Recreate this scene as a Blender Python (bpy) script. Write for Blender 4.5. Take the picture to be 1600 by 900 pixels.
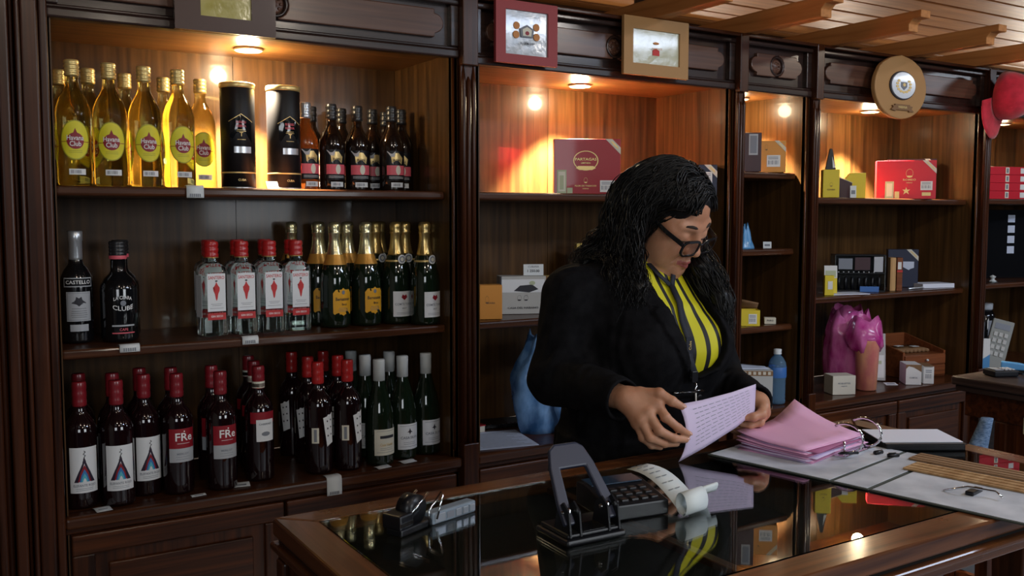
import bpy, bmesh, math, random
import numpy as np
from mathutils import Vector, Matrix, Euler
for o in list(bpy.data.objects): bpy.data.objects.remove(o)
random.seed(4); NP = np.random.RandomState(4)
scene = bpy.context.scene
C = scene.collection
# ------------------------------------------------------------------ camera
cam_d = bpy.data.cameras.new('camera'); cam_d.sensor_width = 36.0; cam_d.lens = 36.0 * 1460 / 1600
cam_d.clip_start = 0.05; cam_d.clip_end = 100
cam = bpy.data.objects.new('camera', cam_d); C.objects.link(cam)
cam.location = (0, 0, 1.5)
cam.rotation_euler = (math.radians(90 - 4.387), 0, math.radians(58.2 - 90))
scene.camera = cam
# ------------------------------------------------------------------ view, world, daylight
vs = scene.view_settings
vs.view_transform = 'Standard'; vs.look = 'None'; vs.gamma = 1.0; vs.exposure = 0.0; vs.use_curve_mapping = False
w = bpy.data.worlds.new('world'); scene.world = w; w.use_nodes = True
bg = w.node_tree.nodes['Background']; bg.inputs[0].default_value = (0.55, 0.72, 1.0, 1); bg.inputs[1].default_value = 0.015

def area(name, loc, look, sx, sy, energy, col):
    d = bpy.data.lights.new(name, 'AREA'); d.shape = 'RECTANGLE'; d.size = sx; d.size_y = sy
    d.energy = energy; d.color = col
    o = bpy.data.objects.new(name, d); C.objects.link(o); o.location = loc
    o.rotation_euler = (Vector(look) - Vector(loc)).to_track_quat('-Z', 'Y').to_euler()
    return o
# daylight through the shop windows in the front of the room, behind the camera
area('window_daylight', (2.6, -2.2, 1.9), (1.5, 2.0, 1.2), 1.4, 1.0, 32, (0.9, 0.95, 1.0))
area('window_daylight', (-0.9, -2.0, 1.9), (0.6, 2.4, 1.2), 1.2, 0.9, 19, (0.9, 0.95, 1.0))
# skylights in the plank ceiling
area('skylight', (3.5, -0.2, 2.64), (3.5, -0.2, 0), 1.6, 0.42, 50, (0.66, 0.78, 1.0))
area('skylight', (7.4, -0.2, 2.64), (7.4, -0.2, 0), 1.2, 0.42, 44, (0.8, 0.88, 1.0))
# unseen area light added at the far right, raking along the plank ceiling
area('ceiling_rake_light', (9.2, 4.6, 1.9), (6.6, 4.9, 2.9), 1.6, 0.6, 75, (1.0, 0.93, 0.8))
# ceiling lamps of the shop (warm white bulbs behind the camera), plus added fill
for p, e in (((0.2, 0.3, 2.5), 11), ((1.5, 0.2, 2.5), 11), ((2.9, 0.5, 2.5), 12), ((0.9, -0.9, 2.5), 11), ((4.4, 0.9, 2.5), 12),
             ((3.0, 5.2, 1.5), 48), ((5.2, 5.6, 1.5), 48), ((7.6, 6.2, 1.5), 48)):      # last three: unseen fill added beyond the shelving to brighten the planks
    d = bpy.data.lights.new('ceiling_lamp_and_fill', 'POINT'); d.energy = e; d.shadow_soft_size = 0.045; d.color = (1.0, 0.86, 0.7)
    o = bpy.data.objects.new('ceiling_lamp_and_fill', d); C.objects.link(o); o.location = p
# ------------------------------------------------------------------ helpers
def tag(o, label=None, cat=None, group=None, kind=None):
    if label: o['label'] = label
    if cat: o['category'] = cat
    if group: o['group'] = group
    if kind: o['kind'] = kind
    return o
def thing(name, label, cat, loc=(0, 0, 0), rz=0.0, group=None):
    o = bpy.data.objects.new(name, None); C.objects.link(o); o.empty_display_size = 0.05
    o.location = loc; o.rotation_euler = (0, 0, rz)
    return tag(o, label, cat, group)
def link(name, me, mat, parent=None):
    o = bpy.data.objects.new(name, me); C.objects.link(o)
    if mat is not None and not me.materials: me.materials.append(mat)
    if parent: o.parent = parent
    return o
def dup(o, parent=None):
    c = o.copy(); C.objects.link(c); c.parent = parent
    for ch in list(o.children): dup(ch, c)
    return c
class MB:
    """collects shapes; build() links them as one mesh object"""
    def __init__(s): s.v = []; s.f = []; s.sm = []
    def add(s, vs, fs, smooth=False):
        n = len(s.v); s.v += [tuple(p) for p in vs]; s.f += [tuple(i + n for i in f) for f in fs]; s.sm += [smooth] * len(fs); return s
    def box(s, x0, x1, y0, y1, z0, z1):
        v = [(x, y, z) for x in (x0, x1) for y in (y0, y1) for z in (z0, z1)]
        return s.add(v, [(0, 1, 3, 2), (4, 6, 7, 5), (0, 4, 5, 1), (2, 3, 7, 6), (0, 2, 6, 4), (1, 5, 7, 3)])
    def lathe(s, prof, seg=28, c=(0, 0, 0), smooth=True, cap=True, sx=1, sy=1):
        v = []; f = []; n = len(prof)
        for r, z in prof:
            for k in range(seg):
                a = 2 * math.pi * k / seg; v.append((c[0] + r * sx * math.cos(a), c[1] + r * sy * math.sin(a), c[2] + z))
        for i in range(n - 1):
            for k in range(seg):
                k2 = (k + 1) % seg; f.append((i * seg + k, i * seg + k2, (i + 1) * seg + k2, (i + 1) * seg + k))
        if cap: f.append(tuple(reversed(range(seg)))); f.append(tuple((n - 1) * seg + k for k in range(seg)))
        return s.add(v, f, smooth)
    def loft(s, rings, smooth=True, cap=True):
        v = [p for r in rings for p in r]; m = len(rings[0]); f = []
        for i in range(len(rings) - 1):
            for k in range(m):
                k2 = (k + 1) % m; f.append((i * m + k, i * m + k2, (i + 1) * m + k2, (i + 1) * m + k))
        if cap: f.append(tuple(reversed(range(m)))); f.append(tuple((len(rings) - 1) * m + k for k in range(m)))
        return s.add(v, f, smooth)
    def tube(s, pts, r, seg=8, smooth=True):
        pts = [Vector(p) for p in pts]; n = len(pts); rings = []
        up = Vector((0, 0, 1))
        t0 = (pts[1] - pts[0]).normalized()
        if abs(t0.z) > 0.9: up = Vector((1, 0, 0))
        for i, p in enumerate(pts):
            t = (pts[min(i + 1, n - 1)] - pts[max(i - 1, 0)]).normalized()
            a = t.cross(up).normalized(); b = t.cross(a).normalized()
            rr = r[i] if isinstance(r, (list, tuple)) else r
            rings.append([p + (a * math.cos(q) + b * math.sin(q)) * rr for q in [2 * math.pi * k / seg for k in range(seg)]])
        return s.loft(rings, smooth)
    def prism(s, poly, lo, hi, axis='y'):
        """poly in the two remaining axes, extruded along axis"""
        n = len(poly)
        def mk(a, b, h): return {'x': (h, a, b), 'y': (a, h, b), 'z': (a, b, h)}[axis]
        v = [mk(a, b, lo) for a, b in poly] + [mk(a, b, hi) for a, b in poly]
        f = [tuple(range(n)), tuple(reversed(range(n, 2 * n)))] + [(i, i + n, (i + 1) % n + n, (i + 1) % n) for i in range(n)]
        return s.add(v, f)
    def grid(s, fn, nu, nv, smooth=True, close=False):
        v = [fn(i / nu, j / nv) for i in range(nu + 1) for j in range(nv + 1)]; m = nv + 1
        return s.add(v, [(i * m + j, (i + 1) * m + j, (i + 1) * m + j + 1, i * m + j + 1) for i in range(nu) for j in range(nv)], smooth)
    def build(s, name, mat, parent=None, rel=None, bevel=0, seg=2, thick=0, mtx=None, subd=0):
        v = s.v
        if mtx is not None: v = [tuple(mtx @ Vector(p)) for p in v]
        if rel is None and parent is not None and parent.get('abs'): rel = parent['abs']
        if rel is not None: v = [(a - rel[0], b - rel[1], c - rel[2]) for a, b, c in v]
        me = bpy.data.meshes.new(name); me.from_pydata(v, [], s.f)
        bm = bmesh.new(); bm.from_mesh(me); bmesh.ops.recalc_face_normals(bm, faces=bm.faces)
        bm.to_mesh(me); bm.free()
        me.polygons.foreach_set('use_smooth', s.sm); me.update()
        o = link(name, me, mat, parent)
        if thick:
            m = o.modifiers.new('thickness', 'SOLIDIFY'); m.thickness = thick; m.offset = 0
        if subd:
            m = o.modifiers.new('smooth', 'SUBSURF'); m.levels = subd; m.render_levels = subd
        if bevel:
            m = o.modifiers.new('bevel', 'BEVEL'); m.width = bevel; m.segments = seg; m.limit_method = 'ANGLE'; m.angle_limit = 0.6
            try: m.harden_normals = False
            except Exception: pass
        return o
def athing(name, label, cat, loc, group=None):
    """a thing whose parts are given in room coordinates"""
    o = thing(name, label, cat, loc, 0, group); o['abs'] = tuple(float(c) for c in loc); return o

# text -> flat mesh data (x to the right, z up), centred
_tc = {}
def text_geo(s, size=1.0):
    if s not in _tc:
        cu = bpy.data.curves.new('t', 'FONT'); cu.body = s; cu.align_x = 'CENTER'; cu.align_y = 'CENTER'; cu.resolution_u = 2
        cu.offset = 0.012
        ob = bpy.data.objects.new('t', cu); C.objects.link(ob)
        dg = bpy.context.evaluated_depsgraph_get(); dg.update()
        me = ob.evaluated_get(dg).to_mesh()
        _tc[s] = ([(v.co.x, v.co.y) for v in me.vertices], [tuple(p.vertices) for p in me.polygons])
        ob.evaluated_get(dg).to_mesh_clear(); bpy.data.objects.remove(ob); bpy.data.curves.remove(cu)
    v, f = _tc[s]
    xs = [p[0] for p in v] or [0]; mid = (min(xs) + max(xs)) / 2
    return [((x - mid) * size, z * size) for x, z in v], f
def flat_text(name, s, size, x, y, z, mat, parent, width=None):
    v, f = text_geo(s, size)
    if width: k = width / max(1e-6, (max(p[0] for p in v) - min(p[0] for p in v))); v = [(a * k, b) for a, b in v]
    m = MB(); m.add([(x + a, y, z + b) for a, b in v], f); return m.build(name, mat, parent)
def curl(r, a0=0.0):
    return lambda x, z, e=0.0: ((r + e) * math.sin(x / r + a0), -(r + e) * math.cos(x / r + a0), z)
def wrap_text(name, s, size, x, z, r, mat, parent, width=None, arc=0):
    v, f = text_geo(s, size)
    if width: k = width / max(1e-6, (max(p[0] for p in v) - min(p[0] for p in v))); v = [(a * k, b) for a, b in v]
    if arc: v = [(a, b - arc * a * a) for a, b in v]
    fn = curl(r); m = MB(); m.add([fn(x + a, z + b) for a, b in v], f); return m.build(name, mat, parent)
def wrap_rect(name, x0, x1, z0, z1, r, mat, parent, n=10):
    fn = curl(r); m = MB(); m.grid(lambda u, t: fn(x0 + (x1 - x0) * u, z0 + (z1 - z0) * t), n, 1); return m.build(name, mat, parent)
def wrap_poly(name, pts, r, mat, parent, c=None):
    """star-shaped outline wrapped round a bottle"""
    fn = curl(r); n = len(pts)
    cx = c[0] if c else sum(p[0] for p in pts) / n; cz = c[1] if c else sum(p[1] for p in pts) / n
    v = []; f = []
    R = (0, .35, .7, 1.0)
    v.append(fn(cx, cz))
    for q in R[1:]:
        for p in pts: v.append(fn(cx + (p[0] - cx) * q, cz + (p[1] - cz) * q))
    for k in range(n):
        k2 = (k + 1) % n; f.append((0, 1 + k, 1 + k2))
        for j in range(2): f.append((1 + j * n + k, 1 + (j + 1) * n + k, 1 + (j + 1) * n + k2, 1 + j * n + k2))
    m = MB(); m.add(v, f, True); return m.build(name, mat, parent)
def ell(cx, cz, a, b, n=28, t0=0): return [(cx + a * math.cos(t0 + 2 * math.pi * k / n), cz + b * math.sin(t0 + 2 * math.pi * k / n)) for k in range(n)]

# ------------------------------------------------------------------ materials
M = {}
def inp(n, k, v):
    if k in n.inputs: n.inputs[k].default_value = v
def mat(name, col, rough=0.5, metal=0, coat=0, spec=0.5, trans=0, ior=1.45, emit=None, estr=0, sheen=0, alpha=1, coatr=0.05, sss=0):
    m = bpy.data.materials.new(name); m.use_nodes = True; b = m.node_tree.nodes['Principled BSDF']
    inp(b, 'Base Color', (*col, 1)); inp(b, 'Roughness', rough); inp(b, 'Metallic', metal); inp(b, 'Coat Weight', coat); inp(b, 'Coat Roughness', coatr)
    inp(b, 'Specular IOR Level', spec); inp(b, 'Transmission Weight', trans); inp(b, 'IOR', ior); inp(b, 'Sheen Weight', sheen); inp(b, 'Alpha', alpha)
    if sss: inp(b, 'Subsurface Weight', sss); inp(b, 'Subsurface Scale', 0.01)
    if emit: inp(b, 'Emission Color', (*emit, 1)); inp(b, 'Emission Strength', estr)
    M[name] = m; return m
def nodes(m): return m.node_tree.nodes, m.node_tree.links, m.node_tree.nodes['Principled BSDF']
def noisy(m, c1, c2, scale=(20, 20, 20), detail=4, lo=0.35, hi=0.65, bump=0, bscale=None, rough=None, dist=0.0):
    N, L, b = nodes(m)
    tc = N.new('ShaderNodeTexCoord'); mp = N.new('ShaderNodeMapping'); mp.inputs['Scale'].default_value = scale
    nz = N.new('ShaderNodeTexNoise'); nz.inputs['Scale'].default_value = 1; nz.inputs['Detail'].default_value = detail; nz.inputs['Distortion'].default_value = dist
    cr = N.new('ShaderNodeValToRGB'); e = cr.color_ramp.elements; e[0].position = lo; e[1].position = hi; e[0].color = (*c1, 1); e[1].color = (*c2, 1)
    L.new(tc.outputs['Object'], mp.inputs['Vector']); L.new(mp.outputs[0], nz.inputs['Vector']); L.new(nz.outputs[0], cr.inputs[0]); L.new(cr.outputs[0], b.inputs['Base Color'])
    if rough:
        rr = N.new('ShaderNodeMapRange'); rr.inputs['To Min'].default_value = rough[0]; rr.inputs['To Max'].default_value = rough[1]
        n2 = N.new('ShaderNodeTexNoise'); n2.inputs['Scale'].default_value = 9; n2.inputs['Detail'].default_value = 5
        L.new(tc.outputs['Object'], n2.inputs['Vector']); L.new(n2.outputs[0], rr.inputs[0]); L.new(rr.outputs[0], b.inputs['Roughness'])
    if bump:
        bp = N.new('ShaderNodeBump'); bp.inputs['Strength'].default_value = bump; bp.inputs['Distance'].default_value = 0.002
        src = nz
        if bscale:
            src = N.new('ShaderNodeTexNoise'); src.inputs['Scale'].default_value = bscale; src.inputs['Detail'].default_value = 3
            L.new(tc.outputs['Object'], src.inputs['Vector'])
        L.new(src.outputs[0], bp.inputs['Height']); L.new(bp.outputs[0], b.inputs['Normal'])
    return m
def wood(name, c1, c2, axis='z', rough=(0.22, 0.42), coat=0.12, coatr=0.2, g=70, bump=0.12):
    m = mat(name, c1, 0.4, coat=coat, coatr=coatr, spec=0.3)
    s = {'x': (2.2, g, g), 'y': (g, 2.2, g), 'z': (g, g, 2.2)}[axis]
    noisy(m, c1, c2, s, 6, 0.3, 0.72, bump, None, rough, 0.6)
    return m
wood('wood_frame_v', (0.016, 0.004, 0.0013), (0.078, 0.021, 0.0058), 'z')
wood('wood_frame_h', (0.016, 0.004, 0.0013), (0.078, 0.021, 0.0058), 'x')
wood('wood_door', (0.024, 0.0065, 0.002), (0.115, 0.032, 0.008), 'x', coat=0.15)
wood('wood_door_v', (0.02, 0.0055, 0.0018), (0.10, 0.028, 0.0072), 'z', coat=0.15)
wood('wood_shelf', (0.03, 0.009, 0.0035), (0.10, 0.032, 0.0105), 'x', (0.25, 0.4), 0.25, 0.1)
wood('wood_back', (0.038, 0.0172, 0.0052), (0.115, 0.0545, 0.0165), 'z', (0.25, 0.45), 0.25, 0.08, 45, 0.05)
wood('wood_soffit', (0.12, 0.052, 0.015), (0.24, 0.108, 0.03), 'x', (0.3, 0.5), 0.2, 0.2, 45)
wood('wood_fascia', (0.012, 0.006, 0.005), (0.045, 0.022, 0.017), 'x', (0.2, 0.45), 0.4, 0.15)
wood('wood_cartouche', (0.06, 0.026, 0.017), (0.14, 0.062, 0.038), 'x', (0.3, 0.5), 0.3, 0.2, 50)
wood('wood_counter_x', (0.05, 0.016, 0.006), (0.19, 0.068, 0.023), 'x', (0.2, 0.4), 0.35, 0.12)
wood('wood_counter_y', (0.045, 0.014, 0.0055), (0.15, 0.05, 0.018), 'y', (0.2, 0.4), 0.35, 0.12)
wood('wood_beam', (0.36, 0.14, 0.04), (0.55, 0.24, 0.075), 'y', (0.45, 0.65), 0, 0.3, 40)
wood('wood_plank', (0.34, 0.125, 0.026), (0.56, 0.23, 0.055), 'x', (0.38, 0.55), 0.06, 0.3, 30)
wood('wood_dark_plank', (0.03, 0.012, 0.006), (0.07, 0.03, 0.014), 'x')
wood('wood_humidor', (0.14, 0.04, 0.014), (0.27, 0.085, 0.03), 'x', (0.25, 0.4), 0.3)
wood('wood_light', (0.5, 0.28, 0.11), (0.7, 0.44, 0.2), 'z', (0.5, 0.7), 0)
wood('wood_desk', (0.022, 0.013, 0.011), (0.055, 0.033, 0.028), 'y', (0.3, 0.5), 0.2)
# ------------------------------------------------------------------ the room
def struct(o): o['kind'] = 'structure'; return o
m = mat('floor_tile', (0.3, 0.31, 0.33), 0.35); noisy(m, (0.24, 0.25, 0.27), (0.36, 0.37, 0.39), (6, 6, 6), 5)
mat('floor_grout', (0.12, 0.12, 0.12), 0.8)
mat('plaster', (0.32, 0.3, 0.27), 0.8)
fl = struct(MB().box(-2.5, 12, -3, 9.5, -0.12, -0.006).build('floor', M['floor_tile']))
tile_me = None
for i in range(12):                                  # the tiles that show below the counter's far end
    for j in range(10):
        x = 1.4 + i * 0.45; y = -0.6 + j * 0.45
        if tile_me is None:
            t = MB().box(0, 0.443, 0, 0.443, -0.006, 0.0).build('tile', M['floor_tile'], fl); tile_me = t.data
        else: t = link('tile', tile_me, None, fl)
        t.location = (x, y, 0)
ce = struct(MB().box(-2.5, 12, -3, 9.5, 2.68, 2.75).build('ceiling', M['wood_dark_plank']))
pl_me = None
yy = 2.2
while yy < 9.3:
    if pl_me is None: p = MB().box(-0.5, 11.9, 0, 0.186, 2.655, 2.68).build('plank', M['wood_plank'], ce, bevel=0.006, seg=1); pl_me = p.data
    else:
        p = link('plank', pl_me, None, ce); b = p.modifiers.new('bevel', 'BEVEL'); b.width = 0.006; b.segments = 1
    p.location = (NP.uniform(-.4, .4), yy, NP.uniform(-.002, .002)); yy += 0.2
struct(MB().box(-2.5, 12, 9.5, 9.62, 0, 2.68).build('wall_back', M['plaster']))
struct(MB().box(-2.62, -2.5, -3, 9.5, 0, 2.68).build('wall_left', M['plaster']))

# ------------------------------------------------------------------ shelving wall: five bays
YF, YP, YS, YB, ZL = 2.37, 2.34, 2.41, 2.75, 0.80
BAYS = [dict(x0=.246, x1=1.268, so=1.958, sh=[1.572, 1.185], p=(1.288, 1.336), d='left bay that holds all the bottles'),
        dict(x0=1.358, x1=2.348, so=1.945, sh=[1.572, 1.185], p=(2.366, 2.404), d='bay behind the woman'),
        dict(x0=2.422, x1=2.735, so=1.945, sh=[1.66, 1.381, 1.098], p=(2.752, 2.788), d='narrow bay to the right of the woman'),
        dict(x0=2.806, x1=3.807, so=1.945, sh=[1.572, 1.19], p=(3.826, 3.87), d='bay holding the pink plastic bag'),
        dict(x0=3.89, x1=4.75, so=1.945, sh=[1.578, 1.2], p=(4.77, 4.81), d='last bay at the right edge behind the red cap')]
mat('joint', (0.004, 0.002, 0.001), 0.9)
def door(par, x0, x1, z0, z1, y, nm='door'):
    fw = 0.05
    d = MB().box(x0, x1, y + 0.006, y + 0.02, z0, z1).build(nm, M['wood_door_v'], par)
    a = par['abs']
    for nm2, b, mm in (('rail', (x0, x1, y - .008, y + .006, z1 - fw, z1), 'wood_door'), ('rail', (x0, x1, y - .008, y + .006, z0, z0 + fw), 'wood_door'),
                       ('stile', (x0, x0 + fw, y - .006, y + .006, z0 + fw, z1 - fw), 'wood_door_v'), ('stile', (x1 - fw, x1, y - .006, y + .006, z0 + fw, z1 - fw), 'wood_door_v')):
        MB().box(*b).build(nm2, M[mm], d, rel=a, bevel=0.004)
    MB().box(x0 + fw + .03, x1 - fw - .03, y - .002, y + .006, z0 + fw + .03, z1 - fw - .03).build('raised_panel', M['wood_door'], d, rel=a, bevel=0.004)
    return d
def cartouche(x0, x1, zc, h, side, rc, cx):
    """half panel: lobed outer end on `side`, scooped inner end round the rosette"""
    q = []
    e = h * 0.36
    xo = x0 if side < 0 else x1; xi = x1 if side < 0 else x0; s = side
    q.append((xi, zc - h / 2))
    q.append((xo - s * e, zc - h / 2)); q.append((xo - s * e, zc - h / 2 + .012))
    for k in range(9):
        a = -math.pi / 2 + math.pi * k / 8; q.append((xo - s * e + s * (e * math.cos(a)), zc + (h / 2 - .012) * math.sin(a)))
    q.append((xo - s * e, zc + h / 2 - .0)); q.append((xi, zc + h / 2))
    for k in range(9):
        a = math.pi / 2 - math.pi * (k + .5) / 9; q.append((cx + s * rc * math.cos(a), zc + rc * math.sin(a)))
    return q
for bi, B in enumerate(BAYS):
    x0, x1, so = B['x0'], B['x1'], B['so']; pl = BAYS[bi - 1]['p'][1] if bi else 0.236; pr = B['p'][0]
    xc = (x0 + x1) / 2
    t = athing('shelf_bay', 'dark wood shelf unit, ' + B['d'], 'shelf unit', (xc, 2.55, 0)); t['kind'] = 'structure'
    n = 2 if x1 - x0 > .6 else 1
    for k in range(n):
        wd = (x1 - x0) / n
        MB().box(x0 + k * wd + .0008, x0 + (k + 1) * wd - .0008, YB, YB + .015, ZL, so).build('back_board', M['wood_back'], t)
    MB().box(x0 - .018, x0, YF, YB + .015, 0.02, 2.1).build('side_panel', M['wood_back'], t)
    MB().box(x1, x1 + .018, YF, YB + .015, 0.02, 2.1).build('side_panel', M['wood_back'], t)
    MB().box(x0, x1, YF + .02, YB, so, so + .02).build('soffit', M['wood_soffit'], t)
    for z in B['sh']:
        MB().box(x0 + .001, x1 - .001, YS, YB - .001, z - .024, z).build('shelf', M['wood_shelf'], t, bevel=.007, seg=3)
    # face frame and its inner bead
    MB().box(pl, x0, YF, YF + .02, .05, so).build('face_stile', M['wood_frame_v'], t, bevel=.003)
    MB().box(x1, pr, YF, YF + .02, .05, so).build('face_stile', M['wood_frame_v'], t, bevel=.003)
    mm = MB(); mm.tube([(x1 + .004, YF - .001, .82), (x1 + .004, YF - .001, so)], .004, 6); mm.build('bead', M['wood_door_v'], t)
    # ledge, doors
    MB().box(pl, pr, YP + .005, YB, ZL - .03, ZL).build('ledge', M['wood_shelf'], t, bevel=.009, seg=3)
    MB().box(pl, pr, YF - .008, YF + .03, ZL - .045, ZL - .03).build('ledge_moulding', M['wood_frame_h'], t, bevel=.004)
    MB().box(pl, pr, YF + .016, YB, .06, ZL - .045).build('cupboard_body', M['wood_frame_h'], t)
    MB().box(pl, pr, YF + .05, YB, 0, .06).build('plinth', M['wood_frame_h'], t)
    nd = 2 if x1 - x0 > .6 else 1; wd = (pr - pl - .02) / nd
    for k in range(nd):
        door(t, pl + .01 + k * wd + .004, pl + .01 + (k + 1) * wd - .004, .09, .752, YF - .004)
    # fascia with carved frieze
    fz0, fz1 = so, 2.118; ff = MB().box(pl, pr, YF + .012, YF + .03, fz0, fz1).build('fascia_board', M['wood_fascia'], t); a = t['abs']
    MB().box(pl, pr, YF - .012, YF + .02, fz0 - .012, fz0 + .012).build('fascia_moulding', M['wood_fascia'], t, bevel=.005, seg=3)
    MB().box(pl, pr, YF - .004, YF + .014, fz0 + .012, fz0 + .02).build('fascia_moulding', M['wood_fascia'], t, bevel=.003)
    MB().box(pl, pr, YF - .014, YF + .02, fz1 - .026, fz1 - .01).build('fascia_moulding', M['wood_fascia'], t, bevel=.005, seg=3)
    MB().box(pl - .02, pr + .02, YF - .03, YB, fz1 - .006, fz1 + .006).build('cornice', M['wood_frame_h'], t, bevel=.003)
    for xa, xb in ((pl, pl + .026), (pr - .026, pr)):
        MB().box(xa, xb, YF - .008, YF + .014, fz0 + .02, fz1 - .026).build('fascia_stile', M['wood_fascia'], t, bevel=.003)
    zc = (fz0 + fz1) / 2; rc = .036; h = .078; fx = (pl + pr) / 2
    for s in (-1, 1):
        ed = (pl + .045) if s < 0 else (pr - .045)
        xa, xb = (ed, fx - .012) if s < 0 else (fx + .012, ed)
        MB().prism(cartouche(xa, xb, zc, h, s, rc, fx), YF - .002, YF + .013).build('cartouche', M['wood_cartouche'], ff, rel=a, bevel=.004)
    rg = MB(); rg.lathe([(.036, 0), (.036, .012), (.031, .017), (.027, .012), (.027, 0)], 24); 
    rg.build('rosette_ring', M['wood_fascia'], ff, rel=a, mtx=Matrix.Translation((fx, YF + .013, zc)) @ Matrix.Rotation(math.pi / 2, 4, 'X'))
    rs = MB(); rs.lathe([(.026, 0), (.026, .006), (.02, .011), (.012, .008), (.006, .013)], 20)
    for k in range(8):
        q = k * math.pi / 4; rs.lathe([(.005, .004), (.0045, .011), (.002, .0125)], 6, (.017 * math.cos(q), .017 * math.sin(q), 0))
    rs.build('rosette', M['wood_cartouche'], ff, rel=a, mtx=Matrix.Translation((fx, YF + .013, zc)) @ Matrix.Rotation(math.pi / 2, 4, 'X'))
    # post on the right of the bay: plain block above, fluted below
    p0, p1 = B['p']; pw = p1 - p0
    po = MB().box(p0, p1, YP + .012, YF + .03, .0, 1.925).build('post', M['wood_frame_v'], t)
    MB().box(p0 - .001, p1 + .001, YP - .004, YF + .03, 1.925, 2.122).build('post_block', M['wood_frame_v'], po, rel=a, bevel=.003)
    for k in range(3):
        c = p0 + pw * (k + .5) / 3; rr = pw / 6.6
        ri = MB(); ri.tube([(c, YP + .012, .84), (c, YP + .010, 1.88), (c, YP + .014, 1.925 if k != 1 else 1.895)], [rr, rr, rr * .4], 8); ri.build('reed', M['wood_frame_v'], po, rel=a)
    MB().box(p0 - .001, p1 + .001, YP - .002, YF + .03, .0, .84).build('post_base', M['wood_frame_v'], po, rel=a, bevel=.003)
# wide pilaster on the far left
t = athing('pilaster', 'wide moulded dark wood pilaster at the left edge beside the bottle shelves', 'pilaster', (.1, 2.4, 0)); t['kind'] = 'structure'
for x0, x1, y0 in ((-.25, .10, 2.30), (.10, .116, 2.285), (.116, .13, 2.31), (.132, .156, 2.29), (.158, .166, 2.315), (.168, .178, 2.30), (.18, .216, 2.325), (.218, .237, 2.34)):
    MB().box(x0, x1, y0, 2.76, 0, 2.66).build('moulding', M['wood_frame_v'], t, bevel=.006, seg=3)
# ------------------------------------------------------------------ recessed downlights in the soffits
mat('lamp_glow', (1, .9, .75), .5, emit=(1.0, .82, .55), estr=60); mat('lamp_rim', (.75, .68, .55), .3, metal=.6)
for (x, y, z, e), d in zip(((.757, 2.59, 1.958, 480), (1.89, 2.61, 1.945, 470), (2.61, 2.585, 1.945, 240), (3.394, 2.60, 1.945, 320), (4.40, 2.62, 1.945, 70)),
                       ('over the black tubes', 'over the large red cigar box', 'over the small orange box in the narrow bay', 'over the yellow boxes beside the round plaque', 'beside the hanging red cap')):
    t = thing('downlight', 'small round recessed downlight ' + d, 'light', (x, y, z))
    MB().lathe([(.040, -.001), (.040, -.005), (.034, -.008), (.031, -.004), (.031, -.001)], 24).build('rim', M['lamp_rim'], t)
    MB().lathe([(.031, -.002), (.028, -.004), (.012, -.0045)], 24).build('lens', M['lamp_glow'], t)
    L = bpy.data.lights.new('bulb', 'SPOT'); L.energy = e; L.color = (1.0, .82, .55); L.spot_size = math.radians(88); L.spot_blend = .45; L.shadow_soft_size = .02
    lo = bpy.data.objects.new('bulb', L); C.objects.link(lo); lo.parent = t; lo.location = (0, 0, -.012)
    L = bpy.data.lights.new('bulb_glow', 'POINT'); L.energy = e * .009; L.color = (1.0, .80, .5); L.shadow_soft_size = .025
    lo = bpy.data.objects.new('bulb_glow', L); C.objects.link(lo); lo.parent = t; lo.location = (0, 0, -.034)
# ------------------------------------------------------------------ pergola beams over the shelves, posts behind
for k, xl in enumerate((1.97, 2.40, 2.84, 3.29, 3.74)):
    t = athing('ceiling_beam', ('first', 'second', 'third', 'fourth', 'fifth')[k] + ' projecting wooden beam from the left, resting on top of the shelves', 'beam', (xl, 2.4, 2.125), 'pergola beams')
    prof = [(1.985, 2.165), (1.985, 2.19), (3.6, 2.19), (3.6, 2.126), (2.03, 2.126), (2.03, 2.150), (2.015, 2.165)]
    MB().prism(prof, xl, xl + .05, 'x').build('beam', M['wood_beam'], t, bevel=.002)
o = MB().box(2.2, 11.5, 4.30, 4.42, 2.50, 2.655).build('ceiling_joist', M['wood_dark_plank']); tag(o, 'dark heavy joist under the plank ceiling behind the shelves', 'beam', kind='structure')
mat('pipe_metal', (.05, .045, .045), .4, metal=.5)
for x, y in ((5.05, 5.1), (3.05, 3.7), (7.4, 6.4)):
    o = MB().lathe([(.035, 0), (.035, 2.65)], 14, (x, y, 0)).build('support_pipe', M['pipe_metal'])
    tag(o, 'dark vertical support pole behind the shelves' + {5.05: ' near the third beam', 3.05: ' near the narrow bay', 7.4: ' far right'}[x], 'pole', kind='structure')
# ------------------------------------------------------------------ glass-topped counter
ZC = 1.0
cx0, cx1, cy0, cy1 = .462, 1.925, .862, 1.502; fw = .062; fb = .058
t = athing('glass_counter', 'long wooden display counter with a dark glass top in front of the woman', 'counter', (1.2, 1.2, 0))
gl = mat('counter_glass', (.86, .95, .92), .0, trans=1, ior=1.52); 
top = MB()
for q, ax in (([(cx0, cy0), (cx1, cy0), (cx1 - fw, cy0 + fw), (cx0 + fw, cy0 + fw)], 'wood_counter_x'), ([(cx0, cy1), (cx1, cy1), (cx1 - fw, cy1 - fb), (cx0 + fw, cy1 - fb)], 'wood_counter_x'),
              ([(cx0, cy0), (cx0 + fw, cy0 + fw), (cx0 + fw, cy1 - fb), (cx0, cy1)], 'wood_counter_y'), ([(cx1, cy0), (cx1 - fw, cy0 + fw), (cx1 - fw, cy1 - fb), (cx1, cy1)], 'wood_counter_y')):
    MB().prism(q, ZC - .03, ZC, 'z').build('top_rail', M[ax], t, bevel=.004, seg=2)
MB().box(cx0 + .008, cx1 - .008, cy0 + .008, cy1 - .008, ZC - .04, ZC - .031).build('groove', M['joint'], t)
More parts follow.
